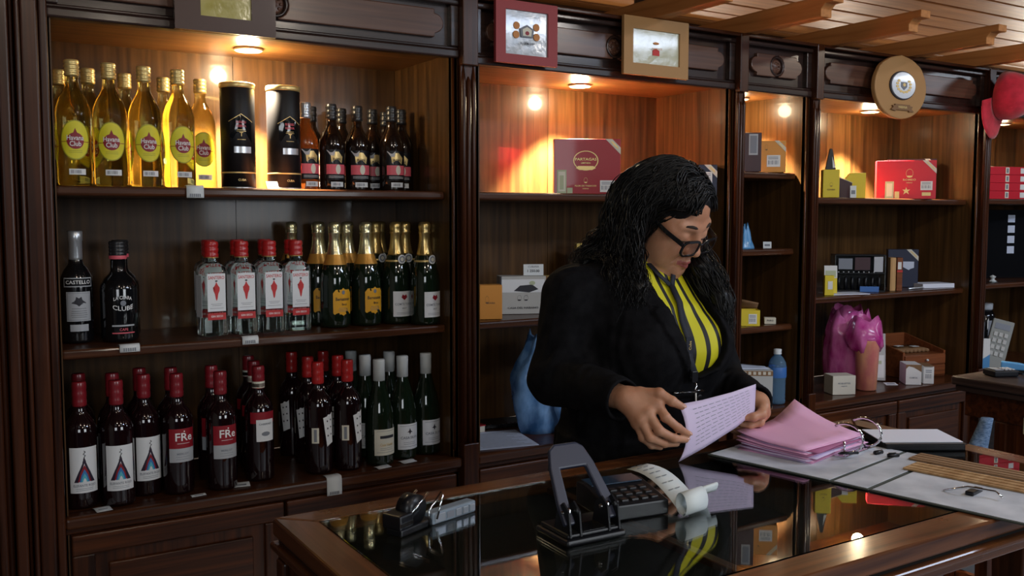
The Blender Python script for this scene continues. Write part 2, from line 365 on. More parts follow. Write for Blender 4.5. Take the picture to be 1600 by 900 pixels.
MB().box(cx0 - .004, cx1 + .004, cy0 - .006, cy0 + .02, ZC - .052, ZC - .038).build('edge_moulding', M['wood_counter_x'], t, bevel=.005, seg=3)
MB().box(cx0 - .006, cx0 + .02, cy0, cy1, ZC - .052, ZC - .038).build('edge_moulding', M['wood_counter_y'], t, bevel=.005, seg=3)
MB().box(cx0 + .006, cx1 - .006, cy0 + .006, cy0 + .026, ZC - .07, ZC - .05).build('front_apron', M['wood_counter_x'], t, bevel=.003)
MB().box(cx0 + .006, cx1 - .006, cy1 - .026, cy1 - .006, .55, ZC - .05).build('rear_panel', M['wood_counter_x'], t, bevel=.003)
MB().box(cx0 + .004, cx0 + .03, cy0 + .03, cy1 - .03, .0, ZC - .05).build('end_panel', M['wood_frame_v'], t, bevel=.003)
for yy in (.93, 1.02, 1.36, 1.45): MB().box(cx0 - .006, cx0 + .006, yy - .018, yy + .018, .05, ZC - .055).build('end_reed', M['wood_frame_v'], t, bevel=.005, seg=3)
MB().box(cx1 - .03, cx1 - .004, cy0 + .03, cy1 - .03, ZC - .07, ZC - .05).build('end_panel', M['wood_frame_v'], t, bevel=.003)
MB().box(cx0 + .03, cx1 - .03, cy0 + .026, cy1 - .026, ZC - .062, ZC - .05).build('case_floor', M['wood_frame_h'], t)
MB().box(cx0 + fw + .45, cx0 + fw + .47, cy0 + .03, cy1 - .03, ZC - .05, ZC - .02).build('divider', M['wood_counter_y'], t, bevel=.002)
g = MB().box(cx0 + fw - .001, cx1 - fw + .001, cy0 + fw - .001, cy1 - fb + .001, ZC - .007, ZC + .0005).build('glass_top', gl, t, bevel=.001)
for x in (cx0 + .05, 1.62, cx1 - .06):
    lg = MB(); lg.loft([[(x + sx * r, cy0 + .045 + sy * r, z) for sx, sy in ((-1, -1), (1, -1), (1, 1), (-1, 1))] for z, r in ((0, .02), (.03, .026), (.5, .02), (.93, .03))], smooth=False); lg.build('leg', M['wood_frame_v'], t, bevel=.003)
# ------------------------------------------------------------------ bottles
mat('glass_rum', (1.0, .93, .42), .02, trans=1, ior=1.25)
mat('glass_clear', (.90, .97, .93), .02, trans=1, ior=1.3)
mat('glass_dark', (.012, .006, .004), .06, coat=.6, coatr=.03)
mat('glass_amber', (.30, .075, .012), .05, coat=.5, trans=.35)
mat('glass_black', (.006, .006, .007), .1, coat=.6)
mat('glass_wine', (.010, .003, .004), .06, coat=.7, coatr=.03)
mat('glass_green', (.008, .016, .008), .05, coat=.7, coatr=.03)
mat('cap_gold', (.72, .55, .22), .32, metal=.55)
mat('cap_red', (.45, .016, .016), .3, coat=.4); mat('cap_darkred', (.22, .01, .018), .32, coat=.4)
mat('cap_black', (.015, .015, .017), .35, coat=.3); mat('cap_silver', (.55, .58, .62), .28, metal=.7)
mat('cap_white', (.62, .66, .66), .4); mat('foil_gold', (.75, .52, .16), .28, metal=.85)
noisy(M['foil_gold'], (.62, .4, .1), (.85, .66, .3), (60, 60, 25), 3, bump=.6)
mat('foil_pale', (.72, .64, .34), .26, metal=.85); noisy(M['foil_pale'], (.6, .5, .22), (.82, .76, .5), (60, 60, 25), 3, bump=.6)
mat('foil_orange', (.72, .36, .07), .35, metal=.4)
mat('lab_yellow', (.80, .72, .03), .5); mat('lab_olive', (.38, .36, .02), .5); mat('lab_crimson', (.28, .008, .018), .45); mat('lab_red', (.55, .03, .03), .45)
mat('lab_white', (.80, .82, .84), .5); mat('lab_cream', (.76, .74, .62), .5); mat('lab_amber', (.86, .42, .02), .5)
mat('lab_black', (.006, .006, .008), .4, spec=.3); mat('lab_grey', (.45, .47, .5), .4); mat('ink', (.03, .03, .04), .6); mat('ink_grey', (.22, .24, .28), .6)
mat('ink_blue', (.04, .2, .5), .5); mat('ink_teal', (.1, .5, .6), .5); mat('ink_purple', (.022, .010, .03), .5); mat('gold_ink', (.75, .55, .22), .35, metal=.4)
mat('white_ink', (.9, .9, .9), .5); mat('red_ink', (.6, .03, .03), .5); mat('silver_ink', (.6, .62, .62), .35, metal=.3); mat('pink_ink', (.75, .12, .16), .45)
def bars(name, x0, x1, z0, z1, r, mt, par, n=9):
    """print: a row of short bars wrapped round the bottle"""
    fn = curl(r); m = MB(); rr = random.Random(n)
    x = x0
    while x < x1:
        wd = (x1 - x0) / n * rr.uniform(.25, .8); m.add([fn(x, z0), fn(min(x + wd, x1), z0), fn(min(x + wd, x1), z1), fn(x, z1)], [(0, 1, 2, 3)]); x += (x1 - x0) / n
    o = m.build(name, mt, par); o['kind'] = 'stuff'; return o
def lines(name, cx, wd, zs, r, mt, par, t=.0009):
    fn = curl(r); m = MB(); rr = random.Random(len(zs))
    for z in zs:
        q = wd * rr.uniform(.6, 1) / 2
        m.grid(lambda u, s: fn(cx - q + 2 * q * u, z + t * s), 4, 1)
    o = m.build(name, mt, par); o['kind'] = 'stuff'; return o
def ribbed(r, z0, z1, n=5, e=.0008):
    p = [(r * .97, z0)]
    for k in range(n):
        a = z0 + (z1 - z0) * k / n; b = z0 + (z1 - z0) * (k + 1) / n
        p += [(r + e, a + (b - a) * .2), (r + e, a + (b - a) * .7), (r - e, a + (b - a) * .9)]
    return p + [(r * .96, z1), (r * .5, z1 + .0005)]

def rum_yellow():
    t = thing('rum_bottle', '', 'bottle'); r = .040
    MB().lathe([(.030, .0), (.038, .002), (.040, .008), (.040, .165), (.0385, .185), (.033, .205), (.024, .222), (.0165, .236), (.0145, .248), (.0142, .272), (.0155, .276), (.0155, .284)], 32).build('glass', M['glass_rum'], t)
    MB().lathe(ribbed(.0165, .262, .300, 4), 20).build('cap', M['cap_gold'], t)
    lb = wrap_poly('label', ell(0, .108, .034, .047, 32), r + .0006, M['lab_olive'], t)
    wrap_poly('label_field', ell(0, .108, .0315, .0445, 32), r + .0009, M['lab_yellow'], lb)
    wrap_rect('label_line', -.033, .033, .103, .1045, r + .001, M['lab_crimson'], lb)
    wrap_poly('emblem', ell(0, .106, .0195, .0195, 24), r + .0013, M['lab_crimson'], lb)
    wrap_poly('emblem_spire', [(-.005, .123), (.005, .123), (0, .136)], r + .0013, M['lab_crimson'], lb)
    wrap_text('lettering', 'Havana', .0165, 0, .1125, r + .0019, M['white_ink'], lb, .038)
    wrap_text('lettering', 'Club', .0165, 0, .0985, r + .0019, M['white_ink'], lb, .026)
    lines('small_print', 0, .03, (.078, .082), r + .0014, M['lab_olive'], lb)
    st = wrap_rect('barcode_sticker', -.016, .022, .026, .040, r + .0007, M['lab_white'], t)
    bars('barcode', -.012, .012, .029, .037, r + .001, M['ink_grey'], st, 12)
    return t
def canister():
    t = thing('bottle_tube', '', 'canister'); r = .0455
    MB().lathe([(r - .003, 0), (r, .002), (r, .268), (r - .001, .27)], 36).build('tube', M['lab_black'], t)
    MB().lathe([(r + .0012, .0), (r + .0012, .005), (r, .006), (r - .002, .0045)], 36).build('base_rim', M['cap_silver'], t)
    MB().lathe([(r + .0006, .27), (r + .0014, .274), (r + .0014, .282), (r, .284), (r - .003, .283)], 36).build('lid', M['cap_gold'], t)
    q = r + .0006; z = .125
    wrap_poly('label', [(-.03, z), (.03, z), (.03, z + .055), (.018, z + .063), (0, z + .072), (-.018, z + .063), (-.03, z + .055)], q, M['glass_black'], t)
    m = MB(); fn = curl(q + .0006); P = [(-.034, z + .053), (-.018, z + .062), (0, z + .073), (.018, z + .062), (.034, z + .053)]
    for a, b in zip(P, P[1:]): m.add([fn(*a), fn(*b), fn(b[0], b[1] + .002), fn(a[0], a[1] + .002)], [(0, 1, 2, 3)])
    m.build('gold_arch', M['gold_ink'], t)
    wrap_text('lettering', 'BLENDED', .009, 0, z + .052, q + .0006, M['pink_ink'], t, .026); wrap_text('lettering', 'RESERVA', .009, 0, z + .042, q + .0006, M['pink_ink'], t, .026)
    wrap_text('lettering', 'T', .016, 0, z + .02, q + .0006, M['gold_ink'], t)
    lines('small_print', 0, .03, (z + .032, z + .028, z + .006), q + .0006, M['gold_ink'], t)
    st = wrap_rect('barcode_sticker', -.02, .028, .096, .113, q, M['cap_silver'], t)
    MB().lathe([(q, .0), (q + .0004, .001), (q + .0004, .003), (q, .004)], 36, (0, 0, .042), cap=False).build('gold_band', M['gold_ink'], t)
    wrap_text('lettering', 'CUBA', .008, 0, .024, q, M['gold_ink'], t)
    return t
def rum_dark(amber=False):
    t = thing('dark_rum_bottle', '', 'bottle'); r = .037; g = M['glass_amber'] if amber else M['glass_dark']
    MB().lathe([(.03, 0), (.036, .002), (.037, .008), (.037, .128), (.035, .146), (.028, .165), (.019, .18), (.0145, .192), (.014, .225)], 28).build('glass', g, t)
    MB().lathe(ribbed(.0155, .205, .25, 3), 18).build('cap', M['cap_silver' if amber else 'cap_black'], t)
    lb = wrap_rect('label', -.031, .031, .032, .118, r + .0006, M['lab_black'], t, 14)
    wrap_rect('label_band', -.031, .031, .048, .076, r + .0009, M['pink_ink'], lb, 14)
    wrap_poly('label_flash', [(-.03, .117), (-.004, .117), (-.012, .078)], r + .001, M['lab_grey'], lb)
    wrap_poly('crest', [(-.016, .082), (.016, .08), (.02, .098), (.006, .112), (-.004, .112), (-.018, .1)], r + .0012, M['gold_ink'], lb)
    wrap_poly('medal', ell(.004, .062, .008, .014, 16), r + .0013, M['lab_cream'], lb)
    wrap_text('lettering', 'RON', .011, 0, .09, r + .0018, M['ink'], lb)
    lines('small_print', 0, .05, (.042, .038), r + .0012, M['white_ink'], lb)
    st = wrap_rect('barcode_sticker', -.018, .022, .012, .026, r + .0006, M['lab_white'], t); bars('barcode', -.012, .012, .015, .023, r + .0009, M['ink_grey'], st, 11)
    return t
def castello():
    t = thing('liqueur_bottle', '', 'bottle'); r = .0375
    MB().lathe([(.03, 0), (.0365, .002), (.0375, .008), (.0375, .15), (.036, .164), (.028, .182), (.018, .195), (.0155, .21), (.015, .25)], 28).build('glass', M['glass_black'], t)
    MB().lathe([(.016, .205), (.0165, .212), (.0165, .252), (.0175, .254), (.018, .276), (.016, .278)], 20).build('cap', M['cap_silver'], t)
    nb = wrap_rect('name_band', -.036, .036, .14, .163, r + .0006, M['lab_grey'], t, 14); wrap_rect('name_field', -.034, .034, .1425, .1605, r + .0009, M['lab_black'], nb, 14)
    wrap_text('lettering', 'CASTELLO', .0125, 0, .1515, r + .0014, M['white_ink'], nb, .06)
    lb = wrap_rect('label', -.03, .03, .055, .128, r + .0006, M['lab_grey'], t, 14); wrap_rect('label_border', -.0275, .0275, .058, .125, r + .0009, M['ink_grey'], lb, 14); wrap_rect('label_field', -.0265, .0265, .059, .124, r + .0012, M['lab_grey'], lb, 14)
    wrap_poly('crest', [(-.018, .1), (-.006, .097), (.0, .092), (.006, .097), (.018, .1), (.008, .108), (.006, .116), (0, .112), (-.006, .116), (-.008, .108)], r + .0016, M['ink'], lb)
    lines('small_print', 0, .04, (.086, .08, .075, .07, .065), r + .0016, M['ink'], lb)
    wrap_rect('strip_label', -.022, .022, .03, .047, r + .0006, M['lab_grey'], t)
    return t
def black_club():
    t = thing('coffee_liqueur_bottle', '', 'bottle'); r = .045
    MB().lathe([(.036, 0), (.043, .002), (.045, .01), (.045, .13), (.043, .142), (.034, .158), (.022, .17), (.0185, .178), (.018, .225)], 28).build('glass', M['glass_black'], t)
    MB().lathe(ribbed(.0205, .215, .252, 4), 18).build('cap', M['cap_black'], t)
    MB().lathe([(.0212, .207), (.0214, .209), (.0214, .214), (.0212, .216)], 18, cap=False).build('red_ring', M['pink_ink'], t)
    q = r + .001
    wrap_text('lettering', 'LA CLARA', .012, 0, .112, q, M['white_ink'], t, .045, arc=8); wrap_text('lettering', 'CLUBE', .016, 0, .084, q, M['white_ink'], t, .05, arc=-8)
    wrap_poly('seal', ell(0, .098, .007, .007, 14), q, M['ink_grey'], t)
    wrap_rect('lower_band', -.028, .028, .04, .044, q, M['lab_grey'], t); wrap_rect('lower_band', -.028, .028, .022, .025, q, M['pink_ink'], t)
    wrap_text('lettering', 'CAFE', .009, 0, .032, q, M['pink_ink'], t)
    return t
def gin():
    t = thing('gin_bottle', '', 'bottle'); a = .0335
    def ring(z, s, c=.35):
        k = s * c
        return [(x, y, z) for x, y in ((-s + k, -s), (s - k, -s), (s - k * .3, -s + k * .3), (s, -s + k), (s, s - k), (s - k * .3, s - k * .3), (s - k, s), (-s + k, s), (-s + k * .3, s - k * .3), (-s, s - k), (-s, -s + k), (-s + k * .3, -s + k * .3))]
    g = MB(); g.loft([ring(0, a * .9), ring(.004, a), ring(.17, a), ring(.180, a * .92), ring(.187, a * .7), ring(.191, a * .48, .6), ring(.215, a * .45, .6)]); g.build('glass', M['glass_clear'], t, bevel=.002)
    MB().lathe(ribbed(.0185, .205, .248, 3), 18).build('cap', M['cap_red'], t)
    MB().lathe([(.019, .205), (.0192, .207), (.0192, .209), (.019, .21)], 18, cap=False).build('gold_ring', M['foil_gold'], t)
    y = -a - .0005
    lb = MB().box(-.024, .024, y - .0006, y, .066, .165).build('label', M['lab_white'], t)
    flat_text('lettering', random.choice(['SANTERO']), .012, 0, y - .001, .154, M['red_ink'], lb, .043)
    fg = MB(); fg.prism([(0, .144), (.003, .136), (.0085, .128), (.008, .12), (.0045, .112), (.002, .098), (0, .094), (-.002, .098), (-.0045, .112), (-.008, .12), (-.0085, .128), (-.003, .136)], y - .0012, y - .0006); fg.build('red_figure', M['red_ink'], lb); MB().prism(ell(0, .1455, .0035, .002, 8), y - .0012, y - .0006).build('figure_hat', M['ink'], lb); MB().prism([(-.0095, .128), (-.005, .132), (-.004, .118)], y - .0012, y - .0006).build('figure_arm', M['red_ink'], lb)
    pr = MB()
    for z, wd in ((.085, .03), (.081, .024), (.074, .036)): pr.box(-wd / 2, wd / 2, y - .001, y - .0006, z, z + .0008)
    pr.build('small_print', M['ink_grey'], lb)['kind'] = 'stuff'
    s2 = MB().box(-.024, .024, y - .0006, y, .044, .062).build('red_strip', M['lab_red'], t); flat_text('lettering', 'GIN SECO', .007, 0, y - .001, .053, M['white_ink'], s2)
    MB().box(a, a + .0008, -.02, .02, .05, .16).build('side_label', M['lab_white'], t); MB().box(-a - .0008, -a, -.02, .02, .05, .16).build('side_label', M['lab_white'], t)
    return t
def champagne(kind):
    t = thing('sparkling_wine_bottle', '', 'bottle'); r = .043
    MB().lathe([(.034, 0), (.0415, .002), (.043, .01), (.043, .125), (.041, .145), (.034, .175), (.025, .2), (.0185, .22), (.0155, .24), (.0145, .27)], 30).build('glass', M['glass_green'], t)
    fo = M['foil_pale'] if kind == 'yellow' else M['foil_gold']
    MB().lathe([(.0250, .2005), (.0235, .206), (.0195, .221), (.0165, .24), (.0158, .262), (.0178, .265), (.0172, .27), (.0162, .272), (.0176, .28), (.0178, .29), (.015, .296), (.008, .2985)], 22).build('foil', fo, t)
    q = r + .0006
    if kind == 'yellow':
        MB().lathe([(.0335, .1775), (.0290, .19), (.0250, .2015), (.0238, .206)], 22, cap=False).build('foil_collar', M['foil_orange'], t)
        lb = wrap_poly('label', [(-.03, .042), (-.027, .038), (-.006, .038), (0, .034), (.006, .038), (.027, .038), (.03, .042), (.03, .098), (.022, .108), (.006, .108), (0, .113), (-.006, .108), (-.022, .108), (-.03, .098)], q, M['lab_amber'], t)
        wrap_text('lettering', 'Bernatoner', .013, 0, .081, q + .0008, M['ink'], lb, .046); wrap_text('lettering', 'Brut', .009, .003, .066, q + .0008, M['ink'], lb)
        wrap_poly('crest', ell(0, .1, .005, .006, 10), q + .0007, M['ink_grey'], lb); lines('small_print', 0, .04, (.055, .05, .046), q + .0007, M['ink_grey'], lb)
    else:
        md = wrap_poly('medallion', ell(0, .189, .0135, .0135, 18), .0335, M['lab_white'], t); wrap_poly('medallion_ring', ell(0, .189, .0095, .0095, 16), .0339, M['ink_grey'], md); wrap_poly('medallion_centre', ell(0, .189, .006, .006, 12), .0343, M['lab_cream'], md)
        MB().lathe([(.0315, .181), (.0320, .1825), (.0312, .186), (.0308, .187)], 22, cap=False).build('neck_band', M['gold_ink'], t)
        lb = wrap_rect('label', -.034, .034, .022, .096, q, M['lab_white'], t, 14)
        wrap_poly('crest', [(-.01, .078), (0, .07), (.01, .078), (.006, .087), (0, .083), (-.006, .087)], q + .0007, M['lab_crimson'], lb)
        wrap_text('lettering', 'COMTE TORRE', .0095, 0, .058, q + .0008, M['ink_grey'], lb, .058); wrap_text('lettering', 'BRUT', .006, 0, .046, q + .0008, M['ink_grey'], lb); lines('small_print', 0, .05, (.033, .029), q + .0007, M['ink_grey'], lb)
    return t
BORD = [(.03, 0), (.0365, .002), (.038, .008), (.038, .18), (.0365, .193), (.030, .21), (.020, .222), (.0155, .232), (.0145, .245), (.0142, .285)]
def wine(kind):
    t = thing('wine_bottle', '', 'bottle'); r = .038
    MB().lathe(BORD, 28).build('glass', M['glass_wine'], t); q = r + .0006
    cp = {'peak': 'cap_darkred', 'fre': 'cap_darkred', 'rose': 'cap_darkred', 'card': 'cap_red'}[kind]
    MB().lathe(ribbed(.0162, .244, .303, 3, .0005), 18).build('capsule', M[cp], t)
    if kind == 'peak':
        lb = wrap_rect('label', -.034, .034, .04, .15, q, M['lab_white'], t, 14)
        wrap_poly('peak', [(-.024, .066), (-.014, .066), (0, .112), (.014, .066), (.024, .066), (0, .128)], q + .0006, M['ink_purple'], lb, c=(0, .119))
        for k, (h, mm) in enumerate(((.108, 'lab_crimson'), (.098, 'ink_blue'), (.088, 'ink_teal'), (.077, 'lab_white'))):
            b = .0150 - k * .0035; wrap_poly('flame', [(-b, .067), (b, .067), (b * .6, .067 + (h - .067) * .55), (0, h), (-b * .6, .067 + (h - .067) * .55)], q + .0009 + k * .0003, M[mm], lb)
        m = MB(); fn = curl(q + .001); P = [(0, .126), (.003, .131), (-.002, .134), (.003, .139), (0, .142)]
        for a, b in zip(P, P[1:]): m.add([fn(a[0] - .001, a[1]), fn(a[0] + .001, a[1]), fn(b[0] + .001, b[1]), fn(b[0] - .001, b[1])], [(0, 1, 2, 3)])
        m.build('plume', M['ink'], lb)
        wrap_text('lettering', 'ELEFANTE ROJO', .008, 0, .058, q + .0008, M['ink_grey'], lb, .052); lines('small_print', 0, .04, (.05, .046), q + .0007, M['ink_grey'], lb)
    elif kind == 'fre':
        lb = wrap_rect('label', -.034, .034, .118, .168, q, M['lab_crimson'], t, 14); wrap_text('lettering', 'FRe', .0285, .004, .146, q + .0009, M['white_ink'], lb, .044)
        wrap_poly('star', ell(.004, .161, .002, .002, 6), q + .0009, M['white_ink'], lb); lines('small_print', .002, .048, (.13,), q + .0008, M['white_ink'], lb)
        l2 = wrap_rect('lower_label', -.034, .034, .083, .118, q, M['lab_grey'], t, 14); wrap_text('lettering', 'MERLOT', .007, 0, .104, q + .0008, M['ink_grey'], l2, .03); lines('small_print', 0, .036, (.096, .09), q + .0007, M['ink_grey'], l2)
    elif kind == 'rose':
        MB().lathe([(.0166, .246), (.0167, .248), (.0167, .262), (.0166, .263)], 18, cap=False).build('neck_label', M['lab_cream'], t)
        wrap_rect('red_band', -.036, .036, .155, .185, q - .0002, M['lab_crimson'], t, 12)
        lb = wrap_rect('label', -.02, .03, .107, .165, q, M['lab_white'], t, 12); wrap_text('lettering', 'CABERNET', .007, .005, .153, q + .0008, M['ink_grey'], lb, .036); wrap_poly('crest', ell(.005, .127, .012, .006, 10), q + .0008, M['ink_grey'], lb)
    else:
        lb = wrap_rect('label', -.034, -.014, .086, .128, q, M['lab_cream'], t, 6); wrap_rect('label_print', -.028, -.02, .09, .124, q + .0005, M['ink_grey'], lb, 3)
        lf = wrap_poly('hang_tag', [(-.003, .155), (.008, .158), (.012, .163), (.02, .162), (.027, .168), (.029, .084), (.008, .075)], q + .002, M['lab_white'], t)
        for i in range(3):
            for j in range(2): wrap_poly('spot', ell(.009 + j * .011 + i * .001, .145 - i * .02 + j * .003, .0022, .0028, 8), q + .0028, M['ink'], lf)
    return t
def burgundy(cream):
    t = thing('white_wine_bottle', '', 'bottle'); r = .0405
    MB().lathe([(.032, 0), (.039, .002), (.0405, .01), (.0405, .125), (.039, .145), (.033, .175), (.0245, .205), (.018, .228), (.0155, .245), (.0148, .285)], 28).build('glass', M['glass_green'], t); q = r + .0006
    MB().lathe([(.0168, .236), (.0168, .28), (.0172, .282), (.0172, .294), (.016, .297)], 18).build('capsule', M['cap_white'], t)
    lb = wrap_rect('label', -.036, .036, .03, .104, q, M['lab_cream' if cream else 'lab_white'], t, 14)
    if cream: wrap_rect('vignette', -.02, .026, .078, .086, q + .0007, M['ink'], lb); wrap_text('lettering', 'Casa Verde', .011, 0, .06, q + .0009, M['gold_ink'], lb, .04)
    else:
        wrap_poly('bee', [(0, .092), (.003, .084), (.009, .08), (.003, .08), (0, .073), (-.003, .08), (-.009, .08), (-.003, .084)], q + .0008, M['ink'], lb); wrap_text('lettering', 'CASA SILVA', .0105, 0, .064, q + .0009, M['ink_grey'], lb, .056)
    lines('small_print', 0, .06, (.098, .038), q + .0007, M['ink_grey'], lb); lines('small_print', 0, .04, (.05, .045), q + .0007, M['ink_grey'], lb)
    return t
PROTO = {}; SPOTS = []
RAD = dict(rumy=.041, tube=.047, ra=.038, rd=.038, cast=.0385, club=.046, gin=.0375, chy=.044, chw=.044, peak=.039, fre=.039, rose=.039, card=.039, bc=.0415, bw=.0415)
def put(key, fn, x, y, z, rz, label, group, s=1.0):
    if key not in PROTO: o = PROTO[key] = fn()
    else: o = dup(PROTO[key])
    r = RAD[key]
    for _ in range(60):                       # keep bottles from touching their neighbours
        mv = False
        for (a, b, c, q) in SPOTS:
            dx, dy = x - a, y - b; dd = math.hypot(dx, dy)
            if c == z and dd < r + q + .001: k = (r + q + .0015 - dd) / max(dd, 1e-4); x += dx * k; y += dy * k; mv = True
        x = min(max(x, .2465 + r), 1.267 - r); y = min(y, 2.748 - r)
        if not mv: break
    SPOTS.append((x, y, z, r))
    o.location = (x, y, z); o.rotation_euler = (0, 0, math.radians(rz)); o.scale = (s, s, s)
    tag(o, label, 'canister' if 'tube' in o.name else 'bottle', group); return o
ORD = ['first', 'second', 'third', 'fourth', 'fifth', 'sixth', 'seventh', 'eighth', 'ninth']
S1, S2, S3 = 1.573, 1.186, .801
# top shelf
for i, (x, y) in enumerate(((.300, 2.488), (.376, 2.494), (.453, 2.502), (.536, 2.51))):
    put('rumy', rum_yellow, x, y, S1, (-2, -5, 2, 3)[i], ORD[i] + ' yellow rum bottle from the left in the front row, top shelf', 'yellow rum bottles')
put('rumy', rum_yellow, .640, 2.655, S1, -4, 'brightly lit yellow rum bottle set back, just left of the black tubes', 'yellow rum bottles')
for i, (x, y) in enumerate(((.292, 2.672), (.352, 2.61), (.446, 2.652), (.548, 2.675))):
    put('rumy', rum_yellow, x, y, S1, NP.uniform(-20, 20), ORD[i] + ' yellow rum bottle from the left in the back row of the top shelf', 'yellow rum bottles')
for i, (x, y) in enumerate(((.716, 2.565), (.842, 2.562))):
    put('tube', canister, x, y, S1, (-4, 4)[i], ('left' if i == 0 else 'right') + ' of the two tall black tubes with gold rims on the top shelf', 'black bottle tubes')
dr = [(.915, 2.60, 1), (.996, 2.60, 0), (1.078, 2.605, 0), (1.170, 2.565, 0)]
for i, (x, y, a) in enumerate(dr):
    put('ra' if a else 'rd', (lambda: rum_dark(True)) if a else rum_dark, x, y, S1, (8, 2, -6, 0)[i], 'amber rum bottle with silver cap right beside the black tubes' if a else ORD[i] + ' dark rum bottle with a red-banded label from the black tubes, front row', 'dark rum bottles')
for i, (x, y) in enumerate(((.968, 2.69), (1.062, 2.69), (1.152, 2.665), (1.168, 2.70), (1.232, 2.625))):
    put('rd', rum_dark, x, y, S1, NP.uniform(-25, 25), ORD[i] + ' dark rum bottle from the left in the back row of the top shelf', 'dark rum bottles')
# middle shelf
put('cast', castello, .302, 2.553, S2, 0, 'dark liqueur bottle with a silver neck and the word CASTELLO', 'liqueur bottles')
put('club', black_club, .396, 2.525, S2, 3, 'round-shouldered black liqueur bottle with white lettering on the middle shelf', 'liqueur bottles')
put('club', black_club, .420, 2.64, S2, -8, 'black liqueur bottle standing behind the round-shouldered black bottle', 'liqueur bottles')
for i, (x, y) in enumerate(((.622, 2.507), (.700, 2.503), (.776, 2.505), (.852, 2.51))):
    put('gin', gin, x, y, S2, (6, 4, 3, 3)[i], ORD[i] + ' square gin bottle with red cap from the left, front row of the middle shelf', 'gin bottles')
for i, (x, y) in enumerate(((.640, 2.60), (.718, 2.605), (.795, 2.60), (.868, 2.605), (.66, 2.69), (.742, 2.69), (.82, 2.69))):
    put('gin', gin, x, y, S2, NP.uniform(-5, 8), ORD[i] + ' gin bottle with red cap counted from the left among those behind the front row', 'gin bottles')
for i, (x, y) in enumerate(((.972, 2.525), (1.067, 2.525))):
    put('chy', lambda: champagne('yellow'), x, y, S2, (10, 12)[i], ('left' if i == 0 else 'right') + ' sparkling wine bottle with an orange-yellow label in the front row', 'sparkling wine bottles')
for i, (x, y) in enumerate(((.944, 2.60), (.985, 2.685), (.898, 2.685), (1.04, 2.612), (1.075, 2.69))):
    put('chy', lambda: champagne('yellow'), x, y, S2, NP.uniform(-20, 20), ORD[i] + ' pale gold foiled sparkling wine bottle behind the two orange-yellow labels', 'sparkling wine bottles')
for i, (x, y) in enumerate(((1.158, 2.53), (1.222, 2.6))):
    put('chw', lambda: champagne('white'), (1.160, 1.222)[i], (2.52, 2.505)[i], S2, (8, 16)[i], ('left' if i == 0 else 'right') + ' sparkling wine bottle with a white label and neck medallion', 'sparkling wine bottles')
for i, (x, y) in enumerate(((1.140, 2.632), (1.218, 2.625), (1.165, 2.70))):
    put('chw', lambda: champagne('white'), x, y, S2, NP.uniform(-20, 20), ORD[i] + ' gold foiled sparkling wine bottle behind the two white labels', 'sparkling wine bottles')
# bottom shelf
for i, (x, y) in enumerate(((.283, 2.436), (.364, 2.412), (.437, 2.466))):
    put('peak', lambda: wine('peak'), x, y, S3, (2, 0, 8)[i], ORD[i] + ' wine bottle from the left with a dark peak on its white label', 'peak label wine bottles')
for i, (x, y) in enumerate(((.300, 2.565), (.374, 2.53), (.447, 2.575))):
    put('peak', lambda: wine('peak'), x, y, S3, NP.uniform(-15, 15), ORD[i] + ' wine bottle from the left behind the front row with peak labels', 'peak label wine bottles')
put('fre', lambda: wine('fre'), .508, 2.437, S3, 6, 'wine bottle with FRE on a red label, next to the peak labels', 'FRE wine bottles')
put('fre', lambda: wine('fre'), .614, 2.414, S3, 6, 'wine bottle with FRE on a red label, the right one standing nearest the shelf edge', 'FRE wine bottles')
put('fre', lambda: wine('fre'), .500, 2.55, S3, 6, 'wine bottle half hidden behind the left FRE bottle', 'FRE wine bottles')
put('fre', lambda: wine('fre'), .618, 2.52, S3, -6, 'wine bottle half hidden behind the right FRE bottle', 'FRE wine bottles')
put('rose', lambda: wine('rose'), .722, 2.445, S3, 2, 'wine bottle with a small square white label and white neck band', 'square label wine bottles')
for i, (x, y) in enumerate(((.738, 2.54), (.752, 2.64))): put('rose', lambda: wine('rose'), x, y, S3, -20, ORD[i] + ' wine bottle in the row behind the small square white label', 'square label wine bottles')
for i, (x, y) in enumerate(((.880, 2.427), (.962, 2.418))):
    put('card', lambda: wine('card'), x, y, S3, (3, 4)[i], ('left' if i == 0 else 'right') + ' red capped wine bottle with a spotted white hang tag', 'hang tag wine bottles')
for i, (x, y) in enumerate(((.892, 2.54), (.972, 2.515), (.882, 2.65), (.968, 2.62))): put('card', lambda: wine('card'), x, y, S3, -70, ORD[i] + ' red capped wine bottle behind those with spotted hang tags', 'hang tag wine bottles')
put('bc', lambda: burgundy(True), 1.058, 2.42, S3, 6, 'white capped wine bottle with a cream label, nearest the shelf edge', 'white capped wine bottles')
put('bw', lambda: burgundy(False), 1.143, 2.447, S3, 5, 'white capped wine bottle with a white label beside the cream one', 'white capped wine bottles')
put('bw', lambda: burgundy(False), 1.222, 2.452, S3, 10, 'white capped wine bottle standing alone at the right end of the bottom shelf', 'white capped wine bottles')
for i, (x, y) in enumerate(((1.058, 2.52), (1.055, 2.62), (1.148, 2.55))): put('bw', lambda: burgundy(False), x, y, S3, NP.uniform(-20, 20), ORD[i] + ' white capped wine bottle in the rows behind the cream label', 'white capped wine bottles')
